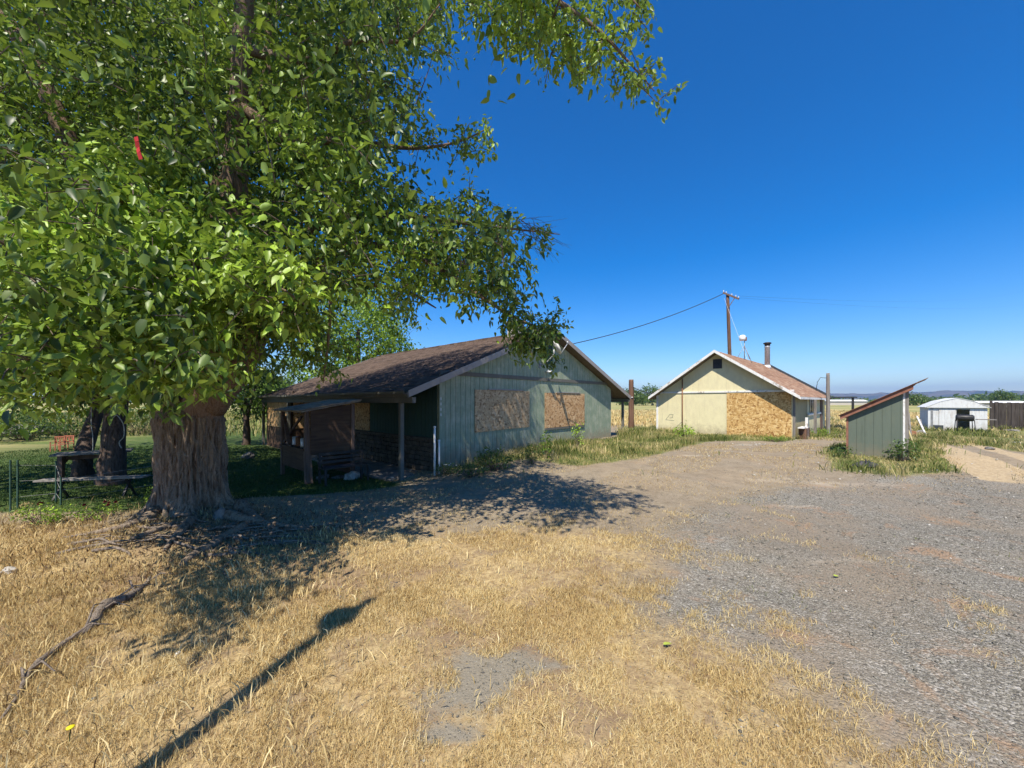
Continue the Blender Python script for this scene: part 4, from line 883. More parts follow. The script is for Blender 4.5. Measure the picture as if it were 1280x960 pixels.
for i, (dx, lb) in enumerate(((0, 'faint high wire running off to the right from the pole, uppermost'), (.9, 'faint high wire running off to the right from the pole, lower'))):
    wire('transmission_wire', wend + Vector((0, 0, .25 - i * .15)), (160 + dx * 6, 120, 36.5 - i * 3.2), 1.6, .006, lb)
# lamp pole just outside the frame that throws the long shadow with a knob
lx, ly = -2.46, .84; L_ = empty('yard_lamp_pole', (lx, ly, gz(lx, ly)), 0, 'tall slim wooden yard pole with a boxy head at the lawn edge beside the viewer', 'pole')
P, rd = densify([(0, 0, -.3), (.01, 0, 2.5), (0, 0, 4.9)], [.075, .066, .055], 5); mb = MB(); mb.tube(P, rd, 12, True, .03); mb.build('pole', M['post_wood'], L_, True)
mb = MB(); mb.lathe([(.05, 0), (.14, .08), (.19, .22), (.11, .36), (.02, .40)], 14, (-.06, 0, 4.15)); mb.build('head', M['grey_metal'], L_, True)

# ---------------------------------------------------------------- white metal shed, fence, roofs beyond
D = 25.0; xl = (1160 - 640) / F * D; xr = (1232 - 640) / F * D; zb = gz(28, 25)
WS = empty('metal_shed', (xl, D, zb), R(-38), 'low white sheet metal garden shed with its door open on a dark inside', 'shed')
ww = 2.5; ze = EYE - 7.5 / F * D - zb; zp = EYE + 4 / F * D - zb; dp = 2.4
def ribs(mb, u0, u1, y, z0, z1, step=.2):
    u = u0
    while u < u1 - .01:
        e = min(u + step, u1); mb.box(u, e - .03, y, y + .02, z0, z1); mb.box(e - .03, e, y + .008, y + .02, z0, z1); u = e
o0 = ww * .49; o1 = ww * .715
mb = MB(); ribs(mb, 0, o0 - .75, 0, -.1, ze); ribs(mb, o1, ww, 0, -.1, ze); mb.box(o0 - .75, o1, 0, .02, ze - .09, ze)
mb.box(0, .02, .02, dp, -.1, ze); mb.box(ww - .02, ww, .02, dp, -.1, ze); mb.box(0, ww, dp - .02, dp, -.1, ze)
mb.build('wall', M['metal_white'], WS)
mb = MB(); ribs(mb, o0 - .74, o0 + .0, -.03, 0, ze - .1, .24); mb.build('door', M['metal_white'], WS)
mb = MB(); mb.box(o0 - 1.1, o0 - 1.0, -.025, -.002, -.1, ze); mb.build('door_jamb', M['grey_metal'], WS)
uc = ww / 2
mb = MB(); mb.prism([(-.12, -.12, ze), (ww * .22, -.12, ze + (zp - ze) * .66), (uc, -.12, zp), (ww * .78, -.12, ze + (zp - ze) * .66), (ww + .1, -.12, ze)], (0, .03, 0))
mb.build('gable_panel', M['metal_white'], WS)
mb = MB()
for a, b in (((-.14, ze), (ww * .22, ze + (zp - ze) * .66)), ((ww * .22, ze + (zp - ze) * .66), (uc, zp)), ((uc, zp), (ww * .78, ze + (zp - ze) * .66)), ((ww * .78, ze + (zp - ze) * .66), (ww + .12, ze))):
    mb.prism([(a[0], -.14, a[1] + .004), (b[0], -.14, b[1] + .004), (b[0], -.14, b[1] + .03), (a[0], -.14, a[1] + .03)], (0, dp + .25, 0))
mb.build('roof', M['metal_white'], WS)
MB().box(.22, ww * .27, -.032, -.004, .0, .36).build('vent_opening', M['darkroof'], WS)
MB().box(.85, .9, -.006, -.001, .5, 1.2).build('dent_mark', M['grey_metal'], WS)
# old grill on legs before the shed
x = (1206 - 640) / F * 22.3; y = 22.3; g_ = gz(x, y)
G = empty('rusty_barbecue', (x, y, g_), R(-38), 'rusty dark barrel barbecue with a side shelf before the white shed door', 'barbecue')
mb = MB(); mb.M = Matrix.Translation((0, 0, .95)) @ Matrix.Rotation(R(90), 4, 'Y'); mb.lathe([(.02, -.36), (.16, -.34), (.19, -.3), (.19, .3), (.16, .34), (.02, .36)], 18); mb.build('barrel', M['dark'], G, True)
for sx in (-.32, .32):
    for sy in (-.2, .2): MB().tube([(sx, sy, .85), (sx * 1.15, sy * 1.3, -.05)], .02, 6).build('leg', M['dark'], G, True)
MB().box(.44, 1.15, -.2, .2, .86, .9).build('side_shelf', M['grey_wood'], G); MB().tube([(-.2, -.3, 1.0), (.2, -.3, 1.0)], .015, 6).build('handle', M['dark'], G, True)
# dark board fence
a = Vector((31.9, 25.6, 0)); b = Vector((37.5, 22.6, 0)); Ln = (b - a).length; fa = math.atan2(b.y - a.y, b.x - a.x)
FN = empty('board_fence', (a.x, a.y, gz(a.x, a.y)), fa, 'tall dark brown board fence running away from the white shed', 'fence')
mb = MB(); u = 0; random.seed(9)
while u < Ln: mb.box(u, u + .17, random.uniform(-.02, .01), .03, -.2, 1.82 + random.uniform(-.05, .05)); u += .185
mb.build('boards', M['fence'], FN)
mb = MB(); [mb.box(0, Ln, .035, .09, z, z + .09) for z in (.3, 1.4)]; mb.build('rail', M['fence'], FN)
for u in (0, 2.3, 4.6): MB().box(u - .06, u + .06, -.09, -.03, -.2, 1.95).build('post', M['fence'], FN, bevel=.006)
for (x, y, wd, dp_, h, m, lb, sk) in ((141, 110, 16, 8, 1.95, 'clean_white', 'long low pale roofed building showing above the dark board fence', .12), (96, 62, 16, 3, 2.15, 'red_wood', 'low building with a dull red roof behind the fence at the picture edge', .25), (166, 190, 18, 5, 2.7, 'clean_white', 'long pale low building out on the plain beyond the lean-to roof', .1)):
    e = empty('farm_building', (x, y, 0), R(-5), lb, 'building', 'low farm buildings out on the plain')
    MB().box(-wd / 2, wd / 2, 0, dp_, -.3, h * .72).build('wall', M['stone'], e)
    mb = MB(); mb.prism([(-wd / 2 - .4, -.5, h * .72), (-wd / 2 - .4, dp_ + .5, h * .72), (-wd / 2 - .4, dp_ / 2, h)], (wd + .8, 0, 0)); mb.build('roof', M[m], e)
# scrap pieces between the sheds: each one its own thing
random.seed(21)
sc_items = [('plank', 'grey_wood', 'bleached plank leaning on the scrap heap behind the lean-to shed, steepest one', (1136, 1139), (516, 538)), ('plank', 'white', 'peeling white plank lying on the scrap heap near the white shed', (1146, 1159), (520, 538)),
            ('plank', 'grey_wood', 'weathered plank crossing the peeling white one on the scrap heap', (1150, 1157), (524, 540)), ('plank', 'post_wood', 'dark brown plank standing in the scrap heap beside the lean-to', (1131, 1134), (512, 536))]
for nm, m, lb, (xa, xb_), (ya, yb) in sc_items:
    b = Vector(W(xb_, yb, 20)); b.z = gz(b.x, b.y); b = Vector(((xb_ - 640) / F * 20, 20, gz(30, 20))); a = Vector(W(xa, ya, 20.6))
    tag(MB().bar(a, b, .08, .03, (0, 1, 0)).build(nm, M[m], None, bevel=.004), lb, 'plank', 'planks on the scrap heap')
for i, (px, D, s_, m, lb) in enumerate(((1133, 20.5, .28, 'pole_wood', 'rounded brown scrap lump highest on the heap by the lean-to'), (1141, 20.2, .2, 'rust', 'rusty scrap lump in the middle of the heap'), (1129, 19.6, .2, 'stone', 'pale broken lump at the near foot of the scrap heap'), (1150, 21, .2, 'dark_stone', 'dark lump of scrap nearest the white shed'))):
    x = (px - 640) / F * D; mb = MB(); mb.lathe([(.3 * s_, 0), (1.0 * s_, .2 * s_), (1.1 * s_, .8 * s_), (.8 * s_, 1.5 * s_), (.35 * s_, 1.8 * s_)], 9)
    mb.v = [(a * (1 + .25 * math.sin(c * 9 + a * 7)), b * (1 + .2 * math.cos(c * 7 + b * 9)), c + .08 * s_ * math.sin(a * 19)) for a, b, c in mb.v]
    o = mb.build('scrap_lump', M[m], None, bevel=.02); o.location = (x, D, gz(x, D) - .05); tag(o, lb, 'scrap', 'lumps in the scrap heap')

# ---------------------------------------------------------------- roofed wood shack before the porch
A2_ = math.atan2(.733, .68); gx0, gy0 = -5.42, 10.2; gk = gz(gx0, gy0)
K_ = empty('wood_shack', (gx0, gy0, gk), A2_, 'small open shack of dark boards with a pale weathered lean-to roof before the porch', 'shack')
# local: x = towards the house, y = along the eave to the left
zf = 1.93; zr_ = 2.13; Wd = 2.05; Dp = 1.2
mb = MB(); mb.prism([(-.07, -.07, -.2), (.13, -.05, -.2), (.1, .07, .7), (.05, .05, zf), (-.05, .05, zf), (-.06, .05, .7)], (0, .11, 0)); mb.build('post', M['post_wood'], K_, bevel=.008)
for (u, v, z) in ((0, Wd, zf - .0), (Dp, 0, zr_), (Dp, Wd, zr_)): MB().box(u - .05, u + .05, v - .05, v + .05, -.2, z).build('post', M['post_wood'], K_, bevel=.008)
mb = MB(); mb.prism([(.06, -.02, .75), (Dp - .06, -.02, .75), (Dp - .06, -.02, zr_ - .03), (.06, -.02, zf)], (0, .025, 0)); mb.build('side_board', M['brown_board'], K_)
RW = m_wood('silvered_brown_wood', (.17, .13, .09), (.42, .35, .27), (14, 3, 14)); rf = MB().prism([(-.2, -.12, zf - .03), (Dp + .2, -.12, zr_ + .06), (Dp + .2, -.12, zr_ + .10), (-.2, -.12, zf + .01)], (0, Wd + .3, 0)).build('roof', RW, K_)
random.seed(3); mb = MB()
for i in range(13): 
    v = -.13 + i * .18; q = random.uniform(-.08, .05); mb.prism([(-.26 + q, v, zf + .005), (Dp + .22, v, zr_ + .105), (Dp + .22, v, zr_ + .12), (-.26 + q, v, zf + .025)], (0, .14, 0))
mb.build('slats', RW, rf)
mb = MB(); mb.box(Dp - .04, Dp - .01, .06, Wd - .06, .1, zr_ - .05); mb.build('back_board', M['brown_board'], K_)
mb = MB(); mb.bar((.0, Wd - .1, .95), (.35, Wd - .55, 1.75), .09, .05); mb.bar((.05, Wd - .35, .9), (.0, Wd - .85, .92), .12, .04); mb.bar((.0, Wd - .15, 1.75), (.0, Wd - .6, .92), .1, .04); mb.build('brace', M['post_wood'], K_, bevel=.004)
mb = MB(); mb.box(-.08, .65, .1, Wd, .86, .91); mb.box(-.02, .0, .08, Wd, .3, .84); mb.build('work_shelf', M['brown_board'], K_)
random.seed(4)
for i in range(5): 
    y = .25 + i * .33; s_ = random.uniform(.07, .12)
    o = MB().lathe([(s_, 0), (s_ * 1.1, .03), (s_, .16 + s_), (s_ * .7, .18 + s_)], 12).build(('flower_pot', 'tin_can')[i % 2], M[('rust', 'pipe')[i % 2]], None, True)
    p = Matrix.Translation((gx0, gy0, gk)) @ Matrix.Rotation(A2_, 4, 'Z') @ Vector((.12, y + .1, .912)); o.location = p
    tag(o, ['rusty pot on the shack shelf nearest the leaning post', 'dull tin can second from the leaning post on the shack shelf', 'rusty pot in the middle of the shack shelf', 'dull tin can second from the far end of the shack shelf', 'rusty pot at the far end of the shack shelf'][i], ('pot', 'can')[i % 2], 'pots and cans on the shack shelf')
# dark bench on the near side
p = Matrix.Translation((gx0, gy0, gk)) @ Matrix.Rotation(A2_, 4, 'Z') @ Vector((.15, -.45, 0))
BN = empty('garden_bench', p, A2_, 'low black slatted bench beside the brown side board of the shack', 'bench')
mb = MB(); [mb.box(0, 1.25, y, y + .07, .42, .45) for y in (-.2, -.1, 0, .1)]; mb.build('seat', M['dark'], BN)
mb = MB(); [mb.box(0, 1.25, .2, .225, z, z + .07) for z in (.52, .63, .74)]; mb.build('backrest', M['dark'], BN)
for x in (.03, 1.17):
    for y in (-.2, .2): MB().box(x, x + .05, y - .02, y + .03, -.1, .42 if y < 0 else .82).build('leg', M['dark'], BN)
MB().box(.1, .9, -.17, .1, .452, .47).build('cushion', M['cloth'], BN, bevel=.01)
# stones in front of the shack
def rock(px, py, s_, m, lb, nm='stone', cat='stone', grp=None, sq=(1, .8, .55), z=0):
    x, y = gp(px, py); me = bpy.data.meshes.new(nm); import bmesh
    bm = bmesh.new(); bmesh.ops.create_icosphere(bm, subdivisions=3, radius=1)
    a, b = random.uniform(0, 9), random.uniform(0, 9)
    for v in bm.verts:
        c = v.co; q = 1 + .22 * math.sin(c.x * 3 + a) * math.cos(c.y * 2.7 + b) + .1 * math.sin(c.z * 6 + c.x * 5 + b) + .05 * math.sin(c.y * 11 + a); v.co = Vector((c.x * sq[0], c.y * sq[1], c.z * sq[2])) * q * s_
    bm.to_mesh(me); bm.free(); me.materials.append(M[m]); o = bpy.data.objects.new(nm, me); C.objects.link(o); o.location = (x, y, gz(x, y) + s_ * sq[2] * .35 + z); o.rotation_euler = (0, 0, random.uniform(0, 6))
    return tag(o, lb, cat, grp)
random.seed(8)
rock(440, 598, .2, 'stone', 'pale pointed stone in the sun patch at the patio edge', sq=(1, .7, .85))
rock(404, 598, .17, 'dark_stone', 'flat grey stone just right of the leaning shack post', sq=(1.2, .8, .4))
rock(423, 597, .15, 'dark_stone', 'flat grey stone between the pale pointed stone and the shack post', sq=(1.3, .8, .4))
rock(490, 599, .1, 'stone', 'small pale stone beside the foot of the porch corner post')
rock(276, 655, .13, 'dark_stone', 'rounded grey stone lodged among the mulberry roots', sq=(.8, .7, .9))
rock(222, 817, .03, 'clean_white', 'small white pebble lying in the dry foreground grass')
rock(12, 716, .08, 'stone', 'pale stone in the dry grass at the left edge')
rock(38, 543, .9, 'dark_stone', 'long low boulder at the far edge of the lawn left of the red chairs', 'boulder', 'boulder', sq=(1.5, .8, .6))
rock(16, 545, .7, 'dark_stone', 'smaller boulder at the far lawn edge nearest the picture edge', 'boulder', 'boulder', sq=(1.3, .8, .6))
rock(310, 573, .25, 'dark_stone', 'square tilted block on the ground between mulberry trunk and farmhouse', 'stone_block', 'block', sq=(.9, .6, .7))
rock(1265, 539, .2, 'dark_stone', 'flat brown grey rock among the weeds in front of the board fence', sq=(1.4, .8, .45))
rock(1270, 555, .2, 'stone', 'smaller flat pale rock beside the dirt track', sq=(1.4, .8, .35))
rock(1237, 561, .14, 'dark_stone', 'small dark stone in the middle of the dirt track', sq=(1.3, .8, .5))

# ---------------------------------------------------------------- picnic table and bench, chairs, wire fence, hose
gq = gz(-10, 9)
x0, y0 = (118 - 640) / F * 10.7, 10.7
PT_ = empty('picnic_table', (x0, y0, gz(x0, y0)), R(40), 'weathered grey topped picnic table with thick brown slab legs under the trees', 'table')
mb = MB(); [mb.box(-.75, .75, y, y + .13, .75, .79) for y in (-.42, -.28, -.14, 0, .14, .28)]; mb.build('table_top', M['grey_wood'], PT_, bevel=.005)
for sx in (-.62, .53):
    MB().prism([(sx, -.36, -.05), (sx, -.08, -.05), (sx, -.05, .5), (sx, .3, .55), (sx, .3, .748), (sx, -.38, .748)], (.09, 0, 0)).build('leg', M['post_wood'], PT_, bevel=.006)
MB().box(-.53, .53, -.03, .03, .6, .7).build('stretcher', M['post_wood'], PT_)
x0, y0 = (118 - 640) / F * 8.35, 8.35
BE = empty('plank_bench', (x0, y0, gz(x0, y0)), R(14), 'long low grey plank bench on dark crossed legs in front of the picnic table', 'bench')
mb = MB(); [mb.box(-.95, .95, y, y + .13, .42, .455) for y in (-.14, 0)]; mb.build('seat', M['grey_wood'], BE, bevel=.004)
for sx in (-.6, .6):
    mb = MB(); mb.bar((sx, -.2, -.03), (sx, .12, .415), .035, .035); mb.bar((sx + .04, .2, -.03), (sx + .04, -.12, .415), .035, .035); mb.build('leg', M['dark'], BE)
random.seed(31)
def deck_chair(px, D, rz_, lb, wd=.52):
    x = (px - 640) / F * D; e = empty('wooden_chair', (x, D, gz(x, D)), rz_, lb, 'chair', 'orange red chairs on the far lawn')
    mb = MB(); [mb.box(-wd / 2, wd / 2, y, y + .09, .40, .425) for y in (-.28, -.16, -.04, .08, .2)]; mb.build('seat', M['chair'], e)
    mb = MB(); mb.box(-wd / 2, wd / 2, .28, .31, .92, .99); mb.box(-wd / 2, wd / 2, .28, .31, .50, .56)
    for i in range(3): mb.bar((-wd / 2 + .1 + i * wd / 3, .295, .55), (-wd / 2 + .02 + (i + .5) * wd / 3, .295, .93), .035, .03, (0, 1, 0)); mb.bar((-wd / 2 + .1 + i * wd / 3, .295, .55), (-wd / 2 + .0 + (i + .0) * wd / 3, .295, .93), .035, .03, (0, 1, 0))
    mb.build('backrest', M['chair'], e)
    for sx in (-wd / 2, wd / 2 - .05):
        MB().box(sx, sx + .05, -.3, -.25, 0, .62).build('leg', M['chair'], e); MB().box(sx, sx + .05, .27, .32, 0, .95).build('leg', M['chair'], e); MB().box(sx - .01, sx + .06, -.32, .3, .62, .645).build('armrest', M['chair'], e)
def shrink(o, k): o.scale = (k, k, k)
deck_chair(83, 17.4, R(20), 'orange red wooden chair on the far lawn, nearer the dark tree trunks')
deck_chair(72, 16.9, R(28), 'orange red wooden chair on the far lawn, standing left of its twin')
for o in [o for o in C.objects if o.name.startswith('wooden_chair')]: shrink(o, .64)
# wire fence with green steel posts
fp = [(13, 575, 640), (22, 575, 634), (70, 576, 628), (76, 596, 632), (193, 578, 612)]
FW = empty('wire_fence', (-10, 7.8, gz(-10, 7.8)), 0, 'low wire fence on thin green steel posts before the picnic table', 'fence')
loc0 = Vector(FW.location); tops = []
for px, tp, bt in fp:
    x, y = gp(px, bt); g_ = gz(x, y); zt_ = EYE - (tp - HOR) / F * y; a = Vector((x, y, g_ - .1)) - loc0; b = Vector((x, y, zt_)) - loc0
    MB().bar(a, b, .022, .02).build('post', M['tpost'], FW); tops.append((a, b))
mb = MB()
for i in range(len(tops) - 1):
    for f in (.3, .6, .9): mb.tube([tops[i][0].lerp(tops[i][1], f), tops[i + 1][0].lerp(tops[i + 1][1], f)], .004, 4, False)
mb.build('wires', M['grey_metal'], FW)
# hose hanging on the second trunk
P = [W(140, 470, 9.8), W(139, 520, 9.75), W(146, 519, 9.7), W(154, 530, 9.7), W(155, 545, 9.7), W(149, 553, 9.7), W(152, 560, 9.7)]
P, rd = densify(P, [.011] * len(P), 5); tag(MB().tube(P, rd, 6).build('garden_hose', M['hose'], None, True), 'pale garden hose hanging in a loop from the second dark trunk', 'hose')
P = [W(115, 500, 9.9), W(114, 530, 9.9), W(116, 545, 9.9), W(116, 565, 9.9)]
P, rd = densify(P, [.008] * 4, 5); tag(MB().tube(P, rd, 6).build('hanging_rope', M['hose'], None, True), 'thin pale rope hanging straight beside the two dark trunks', 'rope')
# red ribbon in the mulberry
a = Vector(W(170, 171, 4.2)); mb = MB(); P = [a, a + Vector((.01, 0, -.05)), a + Vector((0, .02, -.11)), a + Vector((.03, 0, -.17)), a + Vector((.045, .01, -.24))]
for i in range(4): mb.bar(P[i], P[i + 1], .045, .004, (0, 1, .3))
tag(mb.build('red_ribbon', M['red'], None), 'bright red ribbon hanging among the mulberry leaves', 'ribbon')
# fallen crooked branch in the dry grass
pts = [(2, 905), (22, 872), (38, 845), (62, 822), (90, 800), (112, 786), (130, 762), (160, 748), (180, 732), (188, 722)]
P = []; 
for a, b in pts: x, y = gp(a, b); P.append((x, y, gz(x, y) + .03 + .02 * math.sin(a * .2)))
P, rd = densify(P, [.008, .012, .018, .024, .028, .036, .045, .035, .022, .01], 6)
FB = empty('fallen_branch', P[0], 0, 'long crooked grey branch lying in the dry grass', 'branch'); o_ = Vector(P[0])
MB().tube([Vector(p) - o_ for p in P], rd, 8, True, .15).build('stem', M['root'], FB, True)
mb = MB()
for (i, dx, dy, dz) in ((12, .3, -.1, .1), (22, .25, .15, .12), (28, -.15, .3, .16), (34, .3, .0, .1), (38, .2, .25, .1), (44, -.2, .12, .1), (50, .22, .1, .08), (9, -.15, .1, .06)):
    s = Vector(P[min(i, len(P) - 1)]) - o_; mb.tube([s, s + Vector((dx * .5, dy * .5, dz)), s + Vector((dx, dy, dz * .6))], [.012, .008, .004], 5)
mb.build('twigs', M['root'], FB, True)

# ---------------------------------------------------------------- grasses, weeds, gravel
def terrain_z(P): return ground(P[:, 0], P[:, 1])
def blades(name, XY, hmin, hmax, wd, lean, m, label, tint, kind='stuff', head=0.0, droop=.5, th=None, zoff=0):
    n = len(XY); z = terrain_z(XY) + zoff; B = np.column_stack([XY, z]); h = (rng.uniform(hmin, hmax, n) if th is None else th)[:, None]
    a = rng.uniform(0, 2 * np.pi, n); ln = np.abs(rng.normal(0, lean, n)); ln = np.clip(ln, 0, 1.45)[:, None]
    dr = np.column_stack([np.cos(a), np.sin(a), np.zeros(n)]); b = rng.uniform(0, 2 * np.pi, n); sd = np.column_stack([np.cos(b), np.sin(b), np.zeros(n)]); up = np.array([[0, 0, 1.0]])
    d1 = dr * np.sin(ln) + up * np.cos(ln); l2 = np.clip(ln + droop * rng.uniform(.3, 1, (n, 1)), 0, 1.7); d2 = dr * np.sin(l2) + up * np.cos(l2)
    w_ = (wd * rng.uniform(.6, 1.3, n))[:, None] if np.isscalar(wd) else wd[:, None]
    m1 = B + d1 * h * .55; tp = m1 + d2 * h * .45
    hd = (rng.uniform(size=n) < head)[:, None]
    w2 = np.where(hd, w_ * 2.6, w_ * .75); 
    tpL = tp
    V = np.stack([B - sd * w_ / 2, B + sd * w_ / 2, m1 + sd * w2 / 2, m1 - sd * w2 / 2, tpL], 1).reshape(-1, 3)
    o = (np.arange(n) * 5)[:, None]
    col = np.repeat(np.stack([tint, tint, tint, np.ones(n)], -1), 5, axis=0)
    ob = np_mesh(name, V, [o + np.array([[0, 1, 2, 3]]), o + np.array([[3, 2, 4]])], m, None, col)
    return tag(ob, label, None, None, kind)
def scatter(n, x0, x1, y0, y1, dens):
    """n points in the box, thinned by dens(x, y) in 0..1"""
    X = rng.uniform(x0, x1, n); Yy = rng.uniform(y0, y1, n); k = rng.uniform(size=n) < dens(X, Yy); return np.column_stack([X[k], Yy[k]])
def grid_val(Z, x, y):
    i = np.clip(np.searchsorted(xs, x) - 1, 0, len(xs) - 2); j = np.clip(np.searchsorted(ys, y) - 1, 0, len(ys) - 2)
    fx = (x - xs[i]) / (xs[i + 1] - xs[i]); fy = (y - ys[j]) / (ys[j + 1] - ys[j])
    return Z[j, i] * (1 - fx) * (1 - fy) + Z[j, i + 1] * fx * (1 - fy) + Z[j + 1, i] * (1 - fx) * fy + Z[j + 1, i + 1] * fx * fy
def pn(x, y, s, ph=0): return .5 + .25 * np.sin(x * s + 1.7 * np.sin(y * s * .8 + ph) + ph) + .25 * np.sin(y * s * 1.2 + 1.5 * np.sin(x * s * .9 + ph * 2))
Zs, Zg, Zv, Zl, Zb = z1[..., 0], z1[..., 1], z1[..., 2], z2[..., 2], z3[..., 0]
def d_straw(x, y):
    m = grid_val(Zs, x, y); q0 = 0; q = pn(x, y, 3.1) * .4 + pn(x, y, 7.7, 2) * .35 + pn(x, y, 17, 3) * .25
    return np.clip(sm(m + (q - .5) * 1.1, .08, .85) * (.12 + .88 * sm(q, .3, .62)) * (1 - sm(grid_val(Zb, x, y) + (pn(x, y, 11, 5) - .5) * .5, .25, .6)) * np.clip(5.5 / (y + 1.2), .18, 1), 0, 1) * (1 - .9 * np.exp(-(((x + 4.6) / 1.3) ** 2 + ((y - 5.7) / .8) ** 2) ** 2)) * ((np.abs(x) < y * 1.42 + .5))
def in_view(x, y): return np.abs(x) < 1.42 * y + .6
XY = np.vstack([scatter(420000, -7, 5, 1.4, 4.2, d_straw), scatter(330000, -10, 5, 4.2, 8.5, d_straw)])
tt = np.clip(.55 + .3 * (pn(XY[:, 0], XY[:, 1], 2.3, 1) - .5) + rng.normal(0, .2, len(XY)), 0, 1)
yy = XY[:, 1]; blades('cut_straw', XY, .03, .075, .0032 * (1 + .22 * (yy - 2)), 1.0, STRAW, 'dry golden cut straw covering the near ground', tt)
# taller foxtail grass on the left and along the long shadow
def d_tall(x, y):
    m = np.maximum(grid_val(Zs, x, y), .0); L1 = sm(-x - .35 * y, -.2, 1.2); q = pn(x, y, 2.6, 4)
    return np.clip(m * (L1 * (.2 + .6 * sm(q, .3, .8)) + .05), 0, 1) * in_view(x, y) * (1 - np.exp(-(((x + 4.6) / 1.3) ** 2 + ((y - 5.7) / .9) ** 2) ** 2))
XY = scatter(90000, -11, 0.5, 1.5, 8.0, d_tall); yy = XY[:, 1]
tt = np.clip(.58 - .2 * sm(-XY[:, 0], 2.5, 4.5) + rng.normal(0, .2, len(XY)), 0, 1)
blades('foxtail_grass', XY, .05, .17, .0032 * (1 + .16 * (yy - 2)), .45, STRAW, 'taller dry foxtail grass with pale seed heads', tt, head=.45, droop=.9)
# clippings on dirt / shaded ground
def d_mid(x, y): return .2 * (1 - grid_val(Zv, x, y)) * (1 - grid_val(Zl, x, y)) * in_view(x, y) * (pn(x, y, 1.9, 6) > .42)
XY = scatter(420000, -6, 14, 5.5, 16, d_mid); yy = XY[:, 1]
blades('scattered_straw', XY, .02, .07, .0035 * (1 + .16 * (yy - 2)), 1.2, STRAW, 'thin scattered dry straw on the packed dirt', np.clip(.45 + rng.normal(0, .25, len(XY)), 0, 1))
XY = scatter(60000, -7, 7, 1.5, 8, lambda x, y: .35 * in_view(x, y) * sm(pn(x, y, 1.6, 11) * pn(x, y, 4.1, 1), .45, .7)); yy = XY[:, 1]
blades('clover_and_green_blades', XY, .015, .05, .004 * (1 + .2 * (yy - 2)), .9, WEED, 'sparse low green blades among the straw and gravel', np.clip(.35 + rng.normal(0, .2, len(XY)), 0, 1))
# lawn
def d_lawn(x, y): return grid_val(Zl, x, y) * in_view(x, y) * np.clip(9 / y, .25, 1) * .8
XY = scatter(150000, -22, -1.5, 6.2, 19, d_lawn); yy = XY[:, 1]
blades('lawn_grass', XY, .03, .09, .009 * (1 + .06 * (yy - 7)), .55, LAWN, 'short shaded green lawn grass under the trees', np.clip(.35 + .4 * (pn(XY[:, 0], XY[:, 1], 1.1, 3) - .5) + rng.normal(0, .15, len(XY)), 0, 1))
# weeds by the walls
def d_green(x, y): return sm(grid_val(Zg, x, y) + (pn(x, y, 2.2, 1) - .5) * .8, .3, .8) * in_view(x, y)
def not_built(XY):
    q = []
    for ox, oy, ang, (u0, u1, v0, v1) in ((-2.15, 11.46, A0, (-.05, 10.5, 0, 13)), (8.55, 22.67, B0, (-.05, 6.7, 0, 11)), (11.04, 12.6, S0, (-.05, 1.4, 0, 1.6)), (xl, 25, R(-38), (-.05, 2.6, 0, 2.4))):
        c, s = math.cos(ang), math.sin(ang); dx = XY[:, 0] - ox; dy = XY[:, 1] - oy; u = dx * c + dy * s; v = -dx * s + dy * c
        q.append((u > u0) & (u < u1) & (v > v0) & (v < v1))
    return ~np.any(q, axis=0)
XY = scatter(110000, -3.5, 22, 9.2, 24, d_green); XY = XY[not_built(XY)]
hh = .10 + .30 * pn(XY[:, 0], XY[:, 1], 1.7, 5) * pn(XY[:, 0], XY[:, 1], .8, 2) * 1.8
hh = hh * rng.uniform(.5, 1.25, len(XY)) * np.where((XY[:, 0] < 9) | (XY[:, 1] < 11.9), 1.0, .9)
blades('green_weeds', XY, 0, 0, .012, .35, WEED, 'knee high green and straw coloured weeds along the house walls', np.clip(.5 + .9 * (pn(XY[:, 0], XY[:, 1], 2.4, 7) - .5) + rng.normal(0, .22, len(XY)), 0, 1), head=.2, droop=.7, th=hh)
# weeds of the right hand field
def d_right(x, y): return in_view(x, y) * (1 - sm(grid_val(z2[..., 0], x, y), .2, .6)) * sm(pn(x, y, 1.1, 9), .15, .6) * sm(y + .25 * (x - 14), 14.8, 16.5)
XY = scatter(75000, 14, 46, 13.5, 34, d_right); XY = XY[not_built(XY)]
hh = (.12 + .4 * pn(XY[:, 0], XY[:, 1], 1.3, 5) * sm(XY[:, 1], 16, 24)) * rng.uniform(.4, 1.1, len(XY))
blades('rough_weeds', XY, 0, 0, .022, .4, WEED, 'rough green and yellow weeds between the dirt track and the white shed', np.clip(.62 + .7 * (pn(XY[:, 0], XY[:, 1], .9, 7) - .5) + rng.normal(0, .2, len(XY)), 0, 1), head=.3, droop=.6, th=hh)
XY = scatter(60000, -4, 60, 26, 75, lambda x, y: in_view(x, y) * .8); XY = XY[not_built(XY)]
blades('tall_dry_grass', XY, .12, .40, .06, .3, STRAW, 'tall dry field grass beyond the houses', np.clip(.6 + rng.normal(0, .18, len(XY)), 0, 1), head=.2)
XY = scatter(24000, -60, -14, 19, 60, lambda x, y: in_view(x, y) * (y > 24) * .9)
blades('field_grass', XY, .2, .6, .08, .3, WEED, 'bright green field grass beyond the lawn', np.clip(.5 + rng.normal(0, .25, len(XY)), 0, 1))
